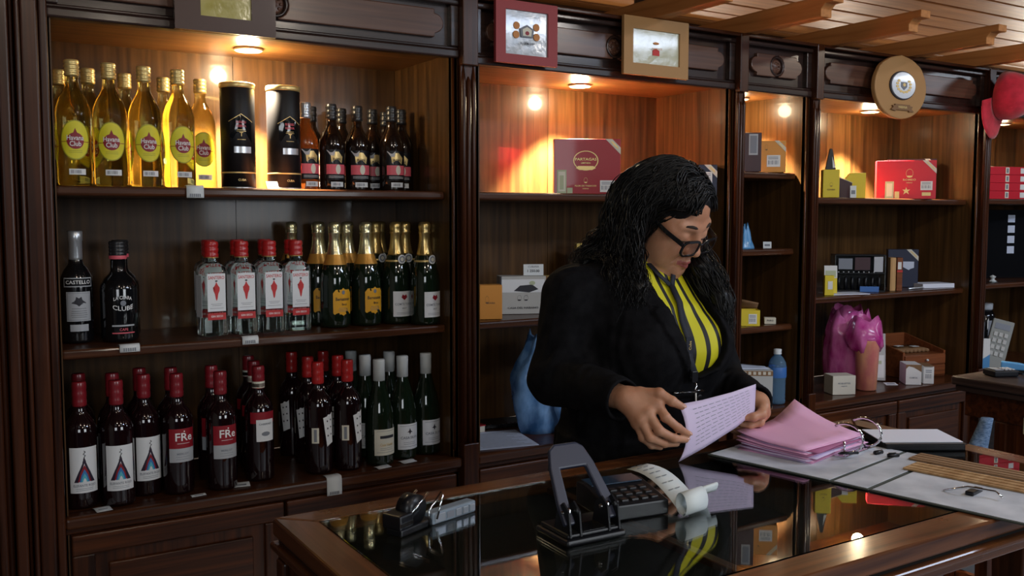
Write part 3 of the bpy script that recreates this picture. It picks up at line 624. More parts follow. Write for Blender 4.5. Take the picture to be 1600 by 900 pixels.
# ------------------------------------------------------------------ boxes, tags, frames and other goods on the shelves
mat('box_red', (.36, .010, .022), .35, coat=.3); mat('box_scarlet', (.62, .012, .03), .4, coat=.15); mat('box_navy', (.012, .018, .05), .4, coat=.2); mat('box_plum', (.05, .018, .025), .4)
mat('box_black', (.012, .012, .014), .35, coat=.2); mat('box_orange', (.72, .30, .05), .5); mat('box_yellow', (.78, .60, .03), .45); mat('box_gold', (.62, .46, .12), .4)
mat('card_white', (.78, .78, .76), .6); mat('card_cream', (.66, .62, .52), .6); mat('card_grey', (.5, .5, .48), .6); mat('seal_green', (.5, .55, .36), .6); mat('brown_card', (.24, .13, .06), .7)
mat('tag_paper', (.74, .78, .80), .6); mat('plastic_blue', (.10, .32, .62), .3, coat=.3); mat('plastic_black', (.007, .0075, .010), .35, coat=.1, spec=.35); mat('chrome', (.8, .82, .85), .12, metal=1)
def patch(nm, x0, x1, z0, z1, y, mt, par, t=.0008): return MB().box(x0, x1, y - t, y, z0, z1).build(nm, M[mt], par)
def carton(name, label, w, h, d, mt, loc, rz, cat='box', group=None, tilt=0, lid=True):
    t = thing(name, label, cat, loc, math.radians(rz), group); t.rotation_euler[0] = math.radians(tilt)
    if lid:
        MB().box(-w / 2, w / 2, -d / 2, d / 2 - .012, 0, h).build('body', M[mt], t, bevel=.0015)
        MB().box(-w / 2, w / 2, d / 2 - .0112, d / 2, 0, h).build('lid', M[mt], t, bevel=.0015)
    else: MB().box(-w / 2, w / 2, -d / 2, d / 2, 0, h).build('body', M[mt], t, bevel=.0015)
    t['yf'] = -d / 2 - .0002; return t
def chevron(t, w, h, s=.05, b=.022):
    y = t['yf']; m = MB(); m.prism([(w / 2 - s, h), (w / 2 - s + b, h), (w / 2, h - s + b), (w / 2, h - s)], y - .0008, y); c = m.build('corner_band', M['card_cream'], t)
    k = .42; m = MB(); m.prism([(w / 2 - s + b * .75, h - .008), (w / 2 - s + b * 1.05, h - .008), (w / 2 - .008, h - s + b * 1.05), (w / 2 - .008, h - s + b * .75)], y - .0014, y - .0009); m.build('band_print', M['gold_ink'], c)
def sticker(t, x0, x1, z0, z1, mt='card_white', code=True):
    y = t['yf']; s = patch('barcode_sticker', x0, x1, z0, z1, y, mt, t)
    if code:
        m = MB(); n = 9; wd = (x1 - x0) * .8 / n
        for k in range(n): m.box(x0 + (x1 - x0) * .1 + k * wd, x0 + (x1 - x0) * .1 + k * wd + wd * (.3 if k % 3 else .6), y - .0012, y - .0009, z0 + (z1 - z0) * .2, z0 + (z1 - z0) * .55)
        for k in range(2): m.box(x0 + (x1 - x0) * .1, x0 + (x1 - x0) * .85, y - .0012, y - .0009, z0 + (z1 - z0) * (.66 + .14 * k), z0 + (z1 - z0) * (.72 + .14 * k))
        o = m.build('barcode_print', M['ink_grey'], s); o['kind'] = 'stuff'
    return s
def emblem(t, cx, cz, a, b, mt='gold_ink'):
    """oval scroll with a ribbon and a line of lettering"""
    y = t['yf']
    m = MB(); P = ell(cx, cz, a, b, 26)
    for k in range(26):
        p, q = P[k], P[(k + 1) % 26]; s = .93
        m.add([(p[0], y - .0008, p[1]), (q[0], y - .0008, q[1]), (cx + (q[0] - cx) * s, y - .0008, cz + (q[1] - cz) * s), (cx + (p[0] - cx) * s, y - .0008, cz + (p[1] - cz) * s)], [(0, 1, 2, 3)])
    e = m.build('emblem', M[mt], t)
    m = MB(); m.prism([(cx - a * .8, cz - b * .75), (cx - a * .5, cz - b * .95), (cx + a * .5, cz - b * .95), (cx + a * .8, cz - b * .75), (cx + a * .6, cz - b * .55), (cx - a * .6, cz - b * .55)], y - .0012, y - .0009); m.build('ribbon', M[mt], e)
    return e
# bay 2, top shelf
z = 1.573
t = carton('cigar_box', 'large red cigar box standing upright with gold crest under the downlight', .218, .178, .05, 'box_red', (1.838, 2.50, z), -30)
chevron(t, .218, .178); sticker(t, .042, .09, .006, .044); emblem(t, -.005, .108, .041, .032); flat_text('lettering', 'PARTAGAS', .012, -.005, t['yf'] - .001, .112, M['gold_ink'], t, .07); flat_text('lettering', 'LIMITADA', .007, -.005, t['yf'] - .001, .1, M['gold_ink'], t)
sticker(t, -.099, -.068, 0.002, .078, 'seal_green', False); patch('seal_print', -.095, -.072, .008, .072, t['yf'] - .0009, 'lab_cream', t); patch('seal_print', -.09, -.077, .014, .06, t['yf'] - .0018, 'seal_green', t); sticker(t, -.066, -.048, .002, .02, 'seal_green', False)
emblem(t, -.005, .044, .006, .009); flat_text('lettering', 'FLOR DE TABACOS', .007, -.005, t['yf'] - .001, .026, M['gold_ink'], t, .07); flat_text('lettering', 'HABANA', .005, -.005, t['yf'] - .001, .017, M['gold_ink'], t)
t = carton('cigar_box', 'dark navy cigar box on the top shelf partly hidden by the woman\'s hair', .20, .105, .06, 'box_navy', (2.25, 2.47, z), -34); chevron(t, .20, .105, .045); sticker(t, .045, .083, .04, .08)
# bay 2, middle shelf
z = 1.186
t = carton('cigar_box', 'small orange box at the left end of the shelf behind the woman', .07, .105, .05, 'box_orange', (1.45, 2.47, z), -20); flat_text('lettering', 'COHIBA', .007, 0, t['yf'] - .001, .05, M['brown_card'], t); emblem(t, -.012, .06, .006, .012, 'brown_card')
t = carton('cigar_box', 'white patterned cigar box behind the small orange box', .15, .122, .07, 'card_grey', (1.622, 2.56, z), -22); y = t['yf']
patch('print_top', -.07, .07, .07, .112, y, 'lab_white', t); m = MB(); m.prism([(-.03, .075), (-.01, .092), (.03, .095), (.05, .08), (.02, .07)], y - .0016, y - .0009); m.build('print_car', M['ink'], t)
for k in range(2): emblem(t, -.012 + .022 * k, .052, .007, .009, 'ink')
flat_text('lettering', 'CASA DEL HABANO', .009, 0, y - .001, .02, M['ink'], t, .1); m = MB(); m.prism(ell(.03, .1, .01, .007, 8), y - .0016, y - .0009); m.build('print_tree', M['seal_green'], t)
patch('side_band', -.075, -.07, 0, .122, y, 'ink', t)
t = carton('cigar_box', 'narrow yellow and gold carton behind the woman\'s shoulder', .055, .115, .05, 'box_gold', (1.765, 2.60, z), -24); patch('label', -.004, .022, .03, .105, t['yf'], 'card_cream', t); patch('dark_band', -.0275, -.014, 0, .115, t['yf'], 'brown_card', t)
t = carton('cigar_box', 'small gold carton raised on a dark box behind the hair', .09, .055, .05, 'box_gold', (1.95, 2.64, z + .165), -26); emblem(t, 0, .028, .018, .014, 'brown_card')
t = carton('cigar_box', 'dark wooden box carrying the small gold carton', .13, .165, .08, 'box_plum', (1.95, 2.64, z), -26)
t = thing('price_card', 'white price card standing above the white patterned box', 'price tag', (1.725, 2.56, z + .1225), math.radians(-22)); MB().box(-.033, .033, -.001, .0, 0, .036).build('card', M['tag_paper'], t); t['yf'] = -.0012; flat_text('lettering', 'CUBANA', .009, 0, -.0016, .028, M['ink_grey'], t); flat_text('lettering', '1 250.00', .012, 0, -.0016, .014, M['ink'], t)
t.location = (1.66, 2.545, z + .1225)
# bay 2, ledge: papers, books, blue bag
z = .801
mat('paper_blue', (.58, .64, .78), .6); mat('paper_lilac', (.62, .52, .72), .6, sss=.0); mat('paper_pink', (.78, .42, .62), .6); mat('paper_white', (.72, .75, .85), .6)
t = thing('paper_sheet', 'printed white sheet lying on the ledge left of the woman', 'paper', (1.475, 2.455, z), math.radians(-12)); MB().box(-.09, .10, -.085, .13, 0, .002).build('sheet', M['paper_blue'], t)
m = MB()
for k in range(12): m.box(-.075, .085 - .02 * (k % 3), -.065 + k * .015, -.0625 + k * .015, .0021, .0024)
o = m.build('print', M['ink_grey'], t); o['kind'] = 'stuff'
t = thing('notebook', 'dark spiral notebook behind the printed sheet on the ledge', 'notebook', (1.60, 2.66, z), math.radians(-10)); MB().box(-.09, .09, -.05, .05, 0, .012).build('cover', M['plastic_black'], t, bevel=.002)
for k in range(12): m = MB(); m.tube([(-.08 + k * .0145, -.05 + .007 * math.sin(a), .007 + .009 * math.cos(a)) for a in [i * math.pi / 4 for i in range(9)]], .0012, 5); m.build('ring', M['chrome'], t)
t = thing('book', 'thin red book lying in the corner of the ledge', 'book', (1.435, 2.63, z), math.radians(6)); MB().box(-.055, .06, -.05, .06, 0, .022).build('pages', M['card_cream'], t); MB().box(-.057, .062, -.052, .062, .022, .025).build('cover', M['box_red'], t); MB().box(-.057, .062, -.052, .062, -.0, .002).build('cover', M['box_red'], t)
t = thing('book', 'small white booklet lying on the thin red book', 'book', (1.42, 2.64, z + .0255), math.radians(-8)); MB().box(-.04, .04, -.04, .045, 0, .02).build('pages', M['paper_white'], t, bevel=.002); MB().box(-.042, .042, -.042, .047, .02, .0225).build('cover', M['tag_paper'], t)
def bag(name, label, c, w, d, h, mt, seed, neck=None, top_open=True, col=None):
    """soft plastic bag: crumpled loft"""
    t = thing(name, label, 'bag', c); rr = np.random.RandomState(seed); rings = []; n = 30; L = 16
    ph = rr.uniform(0, 6.3, 12)
    for i in range(L + 1):
        u = i / L; k = (.72 + .3 * math.sin(min(1, u * 1.5) * math.pi * .6)) if neck is None else neck(u)
        ring = []
        for j in range(n):
            a = 2 * math.pi * j / n
            q = 1 + .06 * math.sin(3 * a + ph[0] + 3 * u) + .05 * math.sin(7 * a + ph[1] - 5 * u) + .035 * math.sin(13 * a + ph[2] + 9 * u) + rr.uniform(-.018, .018)
            zz = h * u + (.012 * math.sin(5 * a + ph[3]) + .014 * math.sin(9 * a + ph[4])) * u
            ring.append((w / 2 * k * q * math.cos(a), d / 2 * k * q * math.sin(a), max(0, zz)))
        rings.append(ring)
    m = MB(); m.loft(rings, True, False); m.add(rings[0], [tuple(range(n))]); m.build('film', M[mt], t, thick=.0008); return t, rings
mb = mat('film_blue', (.16, .45, .85), .2, coat=.4, alpha=.72); mp = mat('film_pink', (.95, .10, .52), .18, coat=.5, alpha=.6); noisy(mb, (.03, .12, .32), (.30, .56, .95), (16, 16, 9), 4, .35, .65); noisy(mp, (.62, .03, .32), (1.0, .28, .66), (20, 20, 11), 4, .35, .65)
t, _ = bag('plastic_bag', 'crumpled translucent blue plastic bag behind the woman\'s elbow', (1.70, 2.52, z), .25, .15, .31, 'film_blue', 3, neck=lambda u: .82 + .2 * math.sin(u * 3.0) if u < .6 else 1.01 * (1 - 1.15 * (u - .6)))
mm = MB(); mm.grid(lambda u, v: (-.02 + .10 * u + .01 * math.sin(6 * v), -.08 - .015 * math.sin(3 * u), .0 + .12 * v), 6, 6); mm.build('flap', M['film_blue'], t, thick=.0008)
# bay 3
z = 1.661
t = carton('cigar_box', 'dark brown cigar box at the left of the narrow bay', .066, .14, .05, 'box_plum', (2.545, 2.455, z), -36); sticker(t, -.012, .02, .06, .135, 'lab_grey', False); patch('seal_print', -.008, .016, .066, .129, t['yf'] - .0009, 'ink_grey', t)
t = carton('cigar_box', 'small orange cigar box with white label on the narrow bay\'s top shelf', .092, .115, .05, 'box_orange', (2.643, 2.445, z), -38); chevron(t, .092, .115, .042, .016); sticker(t, -.022, .026, .02, .062); emblem(t, -.024, .09, .005, .011, 'brown_card')
z = 1.382
t, _ = bag('plastic_bag', 'small crumpled bright blue plastic bag in the narrow bay', (2.545, 2.48, z), .085, .06, .075, 'plastic_blue', 5, neck=lambda u: 1 - .75 * u)
def tagcard(label, loc, rz, w=.03, h=.024, lean=-12):
    t = thing('price_tag', label, 'price tag', loc, math.radians(rz), 'price tags'); t.rotation_euler[0] = math.radians(lean)
    MB().box(-w / 2, w / 2, -.0005, .0005, 0, h).build('card', M['tag_paper'], t); o = MB().box(-w * .32, w * .32, -.001, -.0006, h * .3, h * .62).build('print', M['ink_grey'], t); return t
tagcard('small white price tag beside the bright blue bag in the narrow bay', (2.645, 2.46, z), -40)
z = 1.099
t = thing('open_carton', 'open yellow carton with raised brown flap in the narrow bay', 'box', (2.552, 2.46, z), math.radians(-35)); w_, d_, h_ = .075, .06, .058
for b in ((-w_ / 2, w_ / 2, -d_ / 2, -d_ / 2 + .002), (-w_ / 2, w_ / 2, d_ / 2 - .002, d_ / 2), (-w_ / 2, -w_ / 2 + .002, -d_ / 2 + .002, d_ / 2 - .002), (w_ / 2 - .002, w_ / 2, -d_ / 2 + .002, d_ / 2 - .002)): MB().box(b[0], b[1], b[2], b[3], 0, h_).build('wall', M['box_yellow'], t)
MB().box(-w_ / 2 + .003, w_ / 2 - .003, -d_ / 2 + .003, d_ / 2 - .003, 0, h_ * .7).build('contents', M['brown_card'], t)
m = MB(); m.grid(lambda u, v: (-w_ / 2 + w_ * u, d_ / 2 - .03 * v, h_ + .04 * v * (1 - u * .4)), 2, 3); m.build('flap', M['brown_card'], t, thick=.0015)
t['yf'] = -d_ / 2 - .0002; sticker(t, -.004, .026, .008, .044)
t = carton('small_carton', 'tiny beige carton beside the open yellow carton', .042, .024, .03, 'card_cream', (2.655, 2.45, z), -40, lid=False); flat_text('lettering', 'PURO', .009, 0, t['yf'] - .001, .013, M['ink'], t)
z = .801
t = carton('keepsake_box', 'cream wooden box with a flower drawing beside the water bottle', .13, .142, .08, 'card_grey', (2.54, 2.42, z), -36); patch('top_border', -.065, .065, .122, .14, t['yf'], 'brown_card', t)
for k in range(7): patch('border_print', -.058 + k * .0175, -.048 + k * .0175, .126, .137, t['yf'] - .0009, 'card_cream', t)
patch('bottom_border', -.065, .065, .0, .008, t['yf'], 'brown_card', t)
emblem(t, .02, .07, .018, .022, 'ink_grey'); emblem(t, -.01, .1, .012, .014, 'ink_grey'); emblem(t, .04, .055, .01, .008, 'ink_grey'); m = MB(); m.prism(ell(.042, .072, .008, .006, 10), t['yf'] - .0012, t['yf'] - .0003); m.build('flower', M['ink_grey'], t)
o = thing('paper_sheet', 'bluish paper lying on top of the cream wooden box', 'paper', (2.54, 2.43, z + .143), math.radians(-30)); MB().grid(lambda u, v: (-.06 + .12 * u, -.035 + .07 * v, .001 + .012 * v * (1 - u)), 5, 4).build('sheet', M['paper_blue'], o, thick=.001)
t = thing('water_bottle', 'clear blue plastic water bottle with pale cap in the narrow bay', 'bottle', (2.668, 2.42, z))
mat('pet_blue', (.35, .62, .92), .08, trans=.8, ior=1.25); 
pr = [(.026, 0), (.031, .004)]
for k in range(5): pr += [(.032, .012 + k * .016), (.030, .020 + k * .016)]
pr += [(.033, .098), (.0335, .14), (.031, .155), (.022, .172), (.0125, .182), (.0118, .19)]
MB().lathe(pr, 24).build('bottle_body', M['pet_blue'], t); MB().lathe(ribbed(.0145, .186, .205, 3, .0004), 18).build('cap', M['tag_paper'], t); mat('water_label', (.05, .16, .45), .4); MB().lathe([(.0336, .1), (.034, .101), (.0342, .138), (.0338, .139)], 24, cap=False).build('label', M['water_label'], t)
# bay 4, top shelf
z = 1.573
t = carton('cigar_box', 'upright yellow cigar box at the left of the bay with the plaque', .062, .108, .05, 'box_yellow', (2.99, 2.465, z), -40); flat_text('lettering', 'COHIBA', .008, 0, t['yf'] - .001, .03, M['brown_card'], t); emblem(t, 0, .05, .006, .008, 'brown_card')
t = thing('tent_card', 'dark pointed folded card standing on the upright yellow box', 'card', (2.985, 2.465, z + .1085), math.radians(-40)); MB().prism([(-.018, 0), (.02, 0), (.006, .078), (-.002, .08)], -.02, .0).build('card', M['box_black'], t); MB().prism([(.0085, .006), (.019, .006), (.005, .05)], -.0208, -.0201).build('white_edge', M['card_white'], t)
t = thing('open_carton', 'open yellow cigar carton with slanted lid beside the upright yellow box', 'box', (3.15, 2.50, z), math.radians(-42)); w_, d_, h_ = .115, .05, .1
MB().prism([(-.0575, 0), (.0575, 0), (.0575, .1), (.0, .1), (-.02, .075), (-.0575, .085)], -.025, .025).build('body', M['box_yellow'], t, bevel=.001); MB().prism([(-.0575, 0), (.004, 0), (.004, .06), (-.0575, .085)], -.034, -.0255).build('dark_front', M['box_plum'], t)
m = MB(); m.add([(-.06, -.035, .088), (.006, -.035, .06), (.006, .0, .066), (-.06, .0, .094)], [(0, 1, 2, 3)]); m.build('flap', M['card_cream'], t, thick=.0015)
tagcard('upright white price tag leaning on the open yellow cigar carton', (3.085, 2.43, z), -42, .023, .047, -3)
t = carton('cigar_box', 'bright red cigar box with gold crown print below the round plaque', .232, .158, .05, 'box_scarlet', (3.47, 2.475, z), -45); chevron(t, .232, .158, .055, .02); sticker(t, .056, .102, .035, .072)
emblem(t, .012, .105, .014, .018); flat_text('lettering', 'ROMEO', .011, .012, t['yf'] - .001, .078, M['gold_ink'], t, .05); flat_text('lettering', 'HABANA', .006, .012, t['yf'] - .001, .066, M['gold_ink'], t)
m = MB(); m.prism([(0.0, .048), (.004, .037), (.016, .038), (.007, .03), (.012, .018), (.001, .026), (-.01, .018), (-.006, .03), (-.014, .038), (-.003, .037)], t['yf'] - .0009, t['yf']); m.build('star', M['gold_ink'], t)
sticker(t, -.082, -.048, .002, .072, 'seal_green', False); patch('seal_print', -.076, -.054, .01, .064, t['yf'] - .0009, 'lab_cream', t); sticker(t, -.044, -.026, .002, .03, 'gold_ink', False); patch('tax_label', .062, .096, .012, .026, t['yf'], 'gold_ink', t)
t = carton('cigar_box', 'plum coloured cigar box standing behind the bright red one', .20, .178, .04, 'box_plum', (3.685, 2.60, z), -45); chevron(t, .20, .178, .05, .02); sticker(t, .032, .088, .01, .04)
# bay 4, middle shelf
z = 1.191
t = carton('booklet_box', 'small yellow and white leaflet box leaning at the left of the shelf', .05, .112, .02, 'box_yellow', (3.05, 2.50, z), -40, tilt=-6, lid=False); patch('white_panel', -.025, .025, .062, .112, t['yf'], 'card_white', t); patch('picture', -.02, .02, .066, .092, t['yf'] - .0009, 'seal_green', t)
t = carton('small_carton', 'tiny yellow tag box in front of the yellow leaflet box', .036, .078, .03, 'box_yellow', (2.985, 2.455, z), -38, lid=False); patch('label', -.006, .012, .024, .056, t['yf'], 'card_white', t)
t = thing('cigar_display', 'clear fronted dark display case of cigars with small black knobs', 'display case', (3.265, 2.54, z), math.radians(-40))
mat('case_glass', (.5, .55, .55), .05, trans=.85, ior=1.1); W, H, D = .2, .148, .1
MB().box(-W / 2, W / 2, D / 2 - .004, D / 2, 0, H).build('back', M['plastic_black'], t); MB().box(-W / 2, W / 2, -D / 2, D / 2 - .004, 0, .006).build('base', M['plastic_black'], t); MB().box(-W / 2, W / 2, -D / 2, D / 2 - .004, H * .5, H * .5 + .004).build('rack', M['plastic_black'], t)
for x in (-W / 2, W / 2 - .003): MB().box(x, x + .003, -D / 2, D / 2 - .004, .006, H).build('side', M['case_glass'], t)
for k in range(7): m = MB(); m.lathe([(.0, 0), (.007, .001), (.007, .05), (.003, .053)], 10, (-.08 + k * .0265, -.03, .006)); m.build('cigar_tin', M['plastic_black'], t)
for k in range(8): m = MB(); m.lathe([(.003, 0), (.003, .004), (.001, .005)], 8, (-.085 + k * .02, -.045, H * .5 + .004)); m.build('knob', M['lab_grey'], t)
MB().box(-.085, -.03, -.046, -.044, H * .62, H * .92).build('picture', M['ink_grey'], t); MB().box(-.02, .04, -.046, -.044, H * .6, H * .95).build('picture', M['box_plum'], t); MB().box(.055, .09, -.046, -.044, H * .55, H * .97).build('picture', M['lab_grey'], t)
MB().box(.0, .075, -D / 2 - .003, -D / 2, .0, .022).build('blue_label', M['water_label'], t); MB().box(-W / 2, W / 2, -D / 2, D / 2, H, H + .004).build('top', M['plastic_black'], t)
for k, (dx, mm, lb) in enumerate(((0, 'wood_light', 'pale wooden slat box standing beside the cigar display case'), (.026, 'wood_humidor', 'narrow reddish wooden cigar box beside the pale slat box'))):
    t = carton('cigar_box', lb, .022, .138, .06, mm, (3.40 + dx, 2.475 - dx * .5, z), -44, lid=False)
    if k: patch('label', -.008, .006, .09, .12, t['yf'], 'card_white', t); patch('label', -.011, .011, .078, .086, t['yf'], 'red_ink', t)
t = carton('cigar_box', 'dark blue cigar box with a white corner band on the middle shelf', .125, .165, .05, 'box_navy', (3.62, 2.585, z), -44); chevron(t, .125, .165, .05, .02)
y = t['yf']; m = MB(); m.prism([(0, .088), (.0, .112), (.045, .112), (.045, .085), (.03, .08), (.024, .075)], y - .0008, y); m.build('torn_sticker', M['paper_blue'], t)
for i, (x, y, r, lb) in enumerate(((3.10, 2.46, -20, 'white sheet of paper lying in front of the yellow leaflet box'), (3.72, 2.50, -15, 'thin stack of white papers near the right end of the shelf'))):
    t = thing('paper_sheet', lb, 'paper', (x, y, z), math.radians(r)); hh = (.003, .018)[i]; MB().box(-.09, .075, -.045, .06, 0, hh).build('sheets', M['paper_white'], t)
t = thing('pen', 'silver pen lying in front of the dark blue cigar box', 'pen', (3.56, 2.47, z + .004), math.radians(5)); m = MB(); m.tube([(-.06, 0, 0), (.05, 0, 0), (.062, 0, 0)], [.004, .004, .001], 8); m.build('barrel', M['cap_silver'], t); m = MB(); m.box(-.055, -.02, -.001, .001, .004, .0055); m.build('clip', M['chrome'], t)
# bay 4, ledge
z = .801
t, _ = bag('plastic_bag', 'large bright pink translucent plastic bag', (3.245, 2.565, z), .21, .17, .30, 'film_pink', 11, neck=lambda u: .85 + .16 * math.sin(u * 3.1) if u < .75 else 1.0 - .25 * (u - .75) * 4)
m = MB(); m.loft([[((.085 - .01 * i) * math.cos(q) * (1 + .12 * math.sin(5 * q + i)), (.07 - .006 * i) * math.sin(q) * (1 + .1 * math.sin(4 * q)), .255 + .022 * i + .014 * math.sin(3 * q + i)) for q in [k * math.pi / 10 for k in range(20)]] for i in range(4)], True, False); m.build('collar', M['film_pink'], t, thick=.0008)
m = MB(); m.loft([[(-.045 + (.062 + .016 * math.sin(i * .8)) * math.cos(q) * (1 + .10 * math.sin(5 * q + i * .9) + .06 * math.sin(9 * q - i)), -.118 + (.06 + .014 * math.sin(i * .8)) * math.sin(q) * (1 + .1 * math.sin(4 * q + i)), .16 + .026 * i + .012 * math.sin(3 * q + i)) for q in [k * math.pi / 14 for k in range(28)]] for i in range(6)], True, False); m.build('gathered_top', M['film_pink'], t, thick=.0008)
t = thing('paper_cup', 'tall orange paper cup standing in front of the pink bag', 'cup', (3.19, 2.425, z)); mat('cup_orange', (.68, .24, .15), .4, coat=.2); noisy(M['cup_orange'], (.6, .17, .16), (.8, .36, .2), (18, 18, 9), 4, bump=.2)
MB().lathe([(.036, 0), (.040, .003), (.048, .2), (.0495, .205), (.046, .205)], 26).build('cup', M['cup_orange'], t)
MB().lathe([(.049, .203), (.051, .207), (.051, .213), (.046, .22), (.03, .222)], 26).build('lid', M['film_pink'], t); m = MB(); m.box(.0, .03, -.02, -.002, .222, .252); m.build('spoon', M['box_orange'], t)
t = carton('cigar_box', 'white cigar carton at the left end of the ledge beside the cup', .095, .075, .075, 'card_cream', (3.035, 2.43, z), -24, lid=False); flat_text('lettering', 'ROBUSTOS', .009, .0, t['yf'] - .001, .045, M['ink_grey'], t, .05); flat_text('lettering', 'HABANA', .006, .0, t['yf'] - .001, .034, M['ink_grey'], t)
t = carton('souvenir_carton', 'grey carton with a round cut-out standing behind the white boxes', .085, .2, .04, 'card_grey', (3.40, 2.545, z), -42, tilt=-8, lid=False); m = MB(); m.prism(ell(.0, .148, .022, .014, 16), t['yf'] - .0008, t['yf']); m.build('hole_print', M['brown_card'], t); patch('label', -.005, .036, .012, .108, t['yf'], 'card_white', t); patch('print', -.03, -.012, .02, .1, t['yf'], 'brown_card', t); m = MB(); m.prism([(.012, .07), (.026, .07), (.026, .084), (.012, .084)], t['yf'] - .0016, t['yf'] - .0009); m.build('stamp_print', M['seal_green'], t)
t = carton('coffee_carton', 'white carton with brown coffee bean print at the ledge edge', .062, .085, .10, 'card_white', (3.475, 2.425, z), -40, lid=False); flat_text('lettering', 'CUBITA', .009, 0, t['yf'] - .001, .03, M['ink_grey'], t); m = MB(); m.prism([(-.031, .066), (-.02, .078), (.0, .074), (.031, .055), (.031, .085), (-.031, .085)], t['yf'] - .0009, t['yf']); m.build('bean_print', M['brown_card'], t)
t = carton('coffee_carton', 'narrow white carton right beside the coffee bean carton', .042, .075, .08, 'card_white', (3.545, 2.40, z), -40, lid=False); sticker(t, -.016, .016, .012, .066); MB().box(-.02, .02, -.048, .048, .0752, .0758).build('top_print', M['brown_card'], t)
tagcard('white price slip lying under the grey carton', (3.365, 2.43, z), -30, .05, .03, -80)
t = thing('humidor_chest', 'reddish wooden display chest of cigars with two small drawers', 'chest', (3.672, 2.60, z), math.radians(-10)); W, D = .24, .24
MB().box(-W / 2, W / 2, -D / 2, D / 2, 0, .10).build('body', M['wood_humidor'], t, bevel=.002)
for k, zz in enumerate((.008, .056)):
    d = MB().box(-W / 2 + .006, W / 2 - .006, -D / 2 - .008, -D / 2, zz, zz + .042).build('drawer', M['wood_humidor'], t, bevel=.002); m = MB(); m.lathe([(.003, 0), (.003, .006), (.006, .01), (.004, .014)], 12); m.build('knob', M['cap_white'], d, mtx=Matrix.Translation((0, -D / 2 - .008, zz + .021)) @ Matrix.Rotation(math.pi / 2, 4, 'X'))
m = MB()
for x in (-W / 2, W / 2 - .01): MB().prism([(-D / 2, .1), (D / 2, .1), (D / 2, .165), (-D / 2, .112)], x, x + .01, 'x').build('cheek', M['wood_humidor'], t)
MB().box(-W / 2 + .01, W / 2 - .01, D / 2 - .01, D / 2, .1, .165).build('back', M['wood_humidor'], t)
for k in range(8): m = MB(); m.tube([(-.09 + k * .023, -.07, .108), (-.085 + k * .023, .04, .112)], .008, 8); m.build('cigar', M['brown_card'], t)
for x, y in ((-.03, .0), (.03, -.03)): MB().box(x - .018, x + .018, y - .012, y + .012, .1225, .1235).build('tag', M['tag_paper'], t)
# bay 5
z = 1.579
for k in range(4):
    t = carton('cigar_box', ('bottom', 'second from bottom', 'third from bottom', 'top')[k] + ' red box of the stack of four at the right edge', .26, .036, .14, 'box_scarlet', (4.215, 2.52, z + k * .0368), -12, group='stacked red cigar boxes', lid=False)
    patch('seal', -.03, -.008, .004, .033, t['yf'], 'lab_cream', t); patch('seal_print', -.024, -.014, .009, .028, t['yf'] - .0009, 'ink_grey', t); patch('label', .06, .09, .006, .03, t['yf'], 'card_white', t)
z = 1.201
t = thing('display_panel', 'tall black glossy display board with white squares at the right edge', 'display board', (4.36, 2.60, z), math.radians(-18)); MB().box(-.22, .2, 0, .02, 0, .33).build('board', M['glass_black'], t, bevel=.002)
for k in range(5): patch('white_square', -.2, -.178, .05 + k * .052, .08 + k * .052, -.0002, 'lab_grey', t)
for k in range(4): patch('white_square', .06, .1, .12 + k * .05, .155 + k * .05, -.0002, 'paper_blue', t)
t = thing('glass_ornament', 'small sparkling clear glass ornament on the right edge shelf', 'ornament', (4.09, 2.45, z)); m = MB(); m.lathe([(.012, 0), (.016, .006), (.006, .014), (.014, .026), (.0, .034)], 7, smooth=False); m.build('crystal', M['cap_white'], t); m = MB(); m.lathe([(.02, 0), (.02, .003)], 12); m.build('foot', M['case_glass'], t)
z = .801
t = thing('calculator', 'large grey desk calculator leaning upright in the last bay', 'calculator', (4.05, 2.42, z), math.radians(-50)); t.rotation_euler = (math.radians(-14), math.radians(14), math.radians(-50)); mat('calc_grey', (.26, .27, .25), .5)
MB().box(-.045, .045, -.012, .012, 0.0, .24).build('body', M['calc_grey'], t, bevel=.004)
for i in range(4):
    for j in range(3): MB().box(-.03 + j * .022, -.014 + j * .022, -.016, -.012, .07 + i * .03, .09 + i * .03).build('key', M['card_grey'], t, bevel=.002)
MB().box(-.032, .032, -.0135, -.0122, .195, .222).build('screen', M['ink_grey'], t)
t = thing('leaflet', 'blue and white leaflet leaning beside the grey calculator', 'leaflet', (3.93, 2.40, z), math.radians(-48)); MB().box(-.03, .04, -.001, .001, 0, .16).build('sheet', M['card_white'], t); m = MB(); m.prism([(-.02, 0), (.04, 0), (.04, .09), (.0, .06)], -.002, -.0012); m.build('blue_print', M['plastic_blue'], t)
for k, (x, y) in enumerate(((4.2, 2.6), (4.32, 2.62))):
    t = thing('storage_jar', ('left' if k == 0 else 'right') + ' dark jar with grey lid at the back of the last bay', 'jar', (x, y, z)); MB().lathe([(.04, 0), (.045, .01), (.045, .22), (.03, .25)], 18).build('jar', M['glass_black'], t); MB().lathe([(.032, .25), (.034, .255), (.034, .28), (.03, .283)], 18).build('lid', M['lab_grey'], t); wrap_rect('label', -.03, .03, .12, .2, .0455, M['ink_grey'], t)

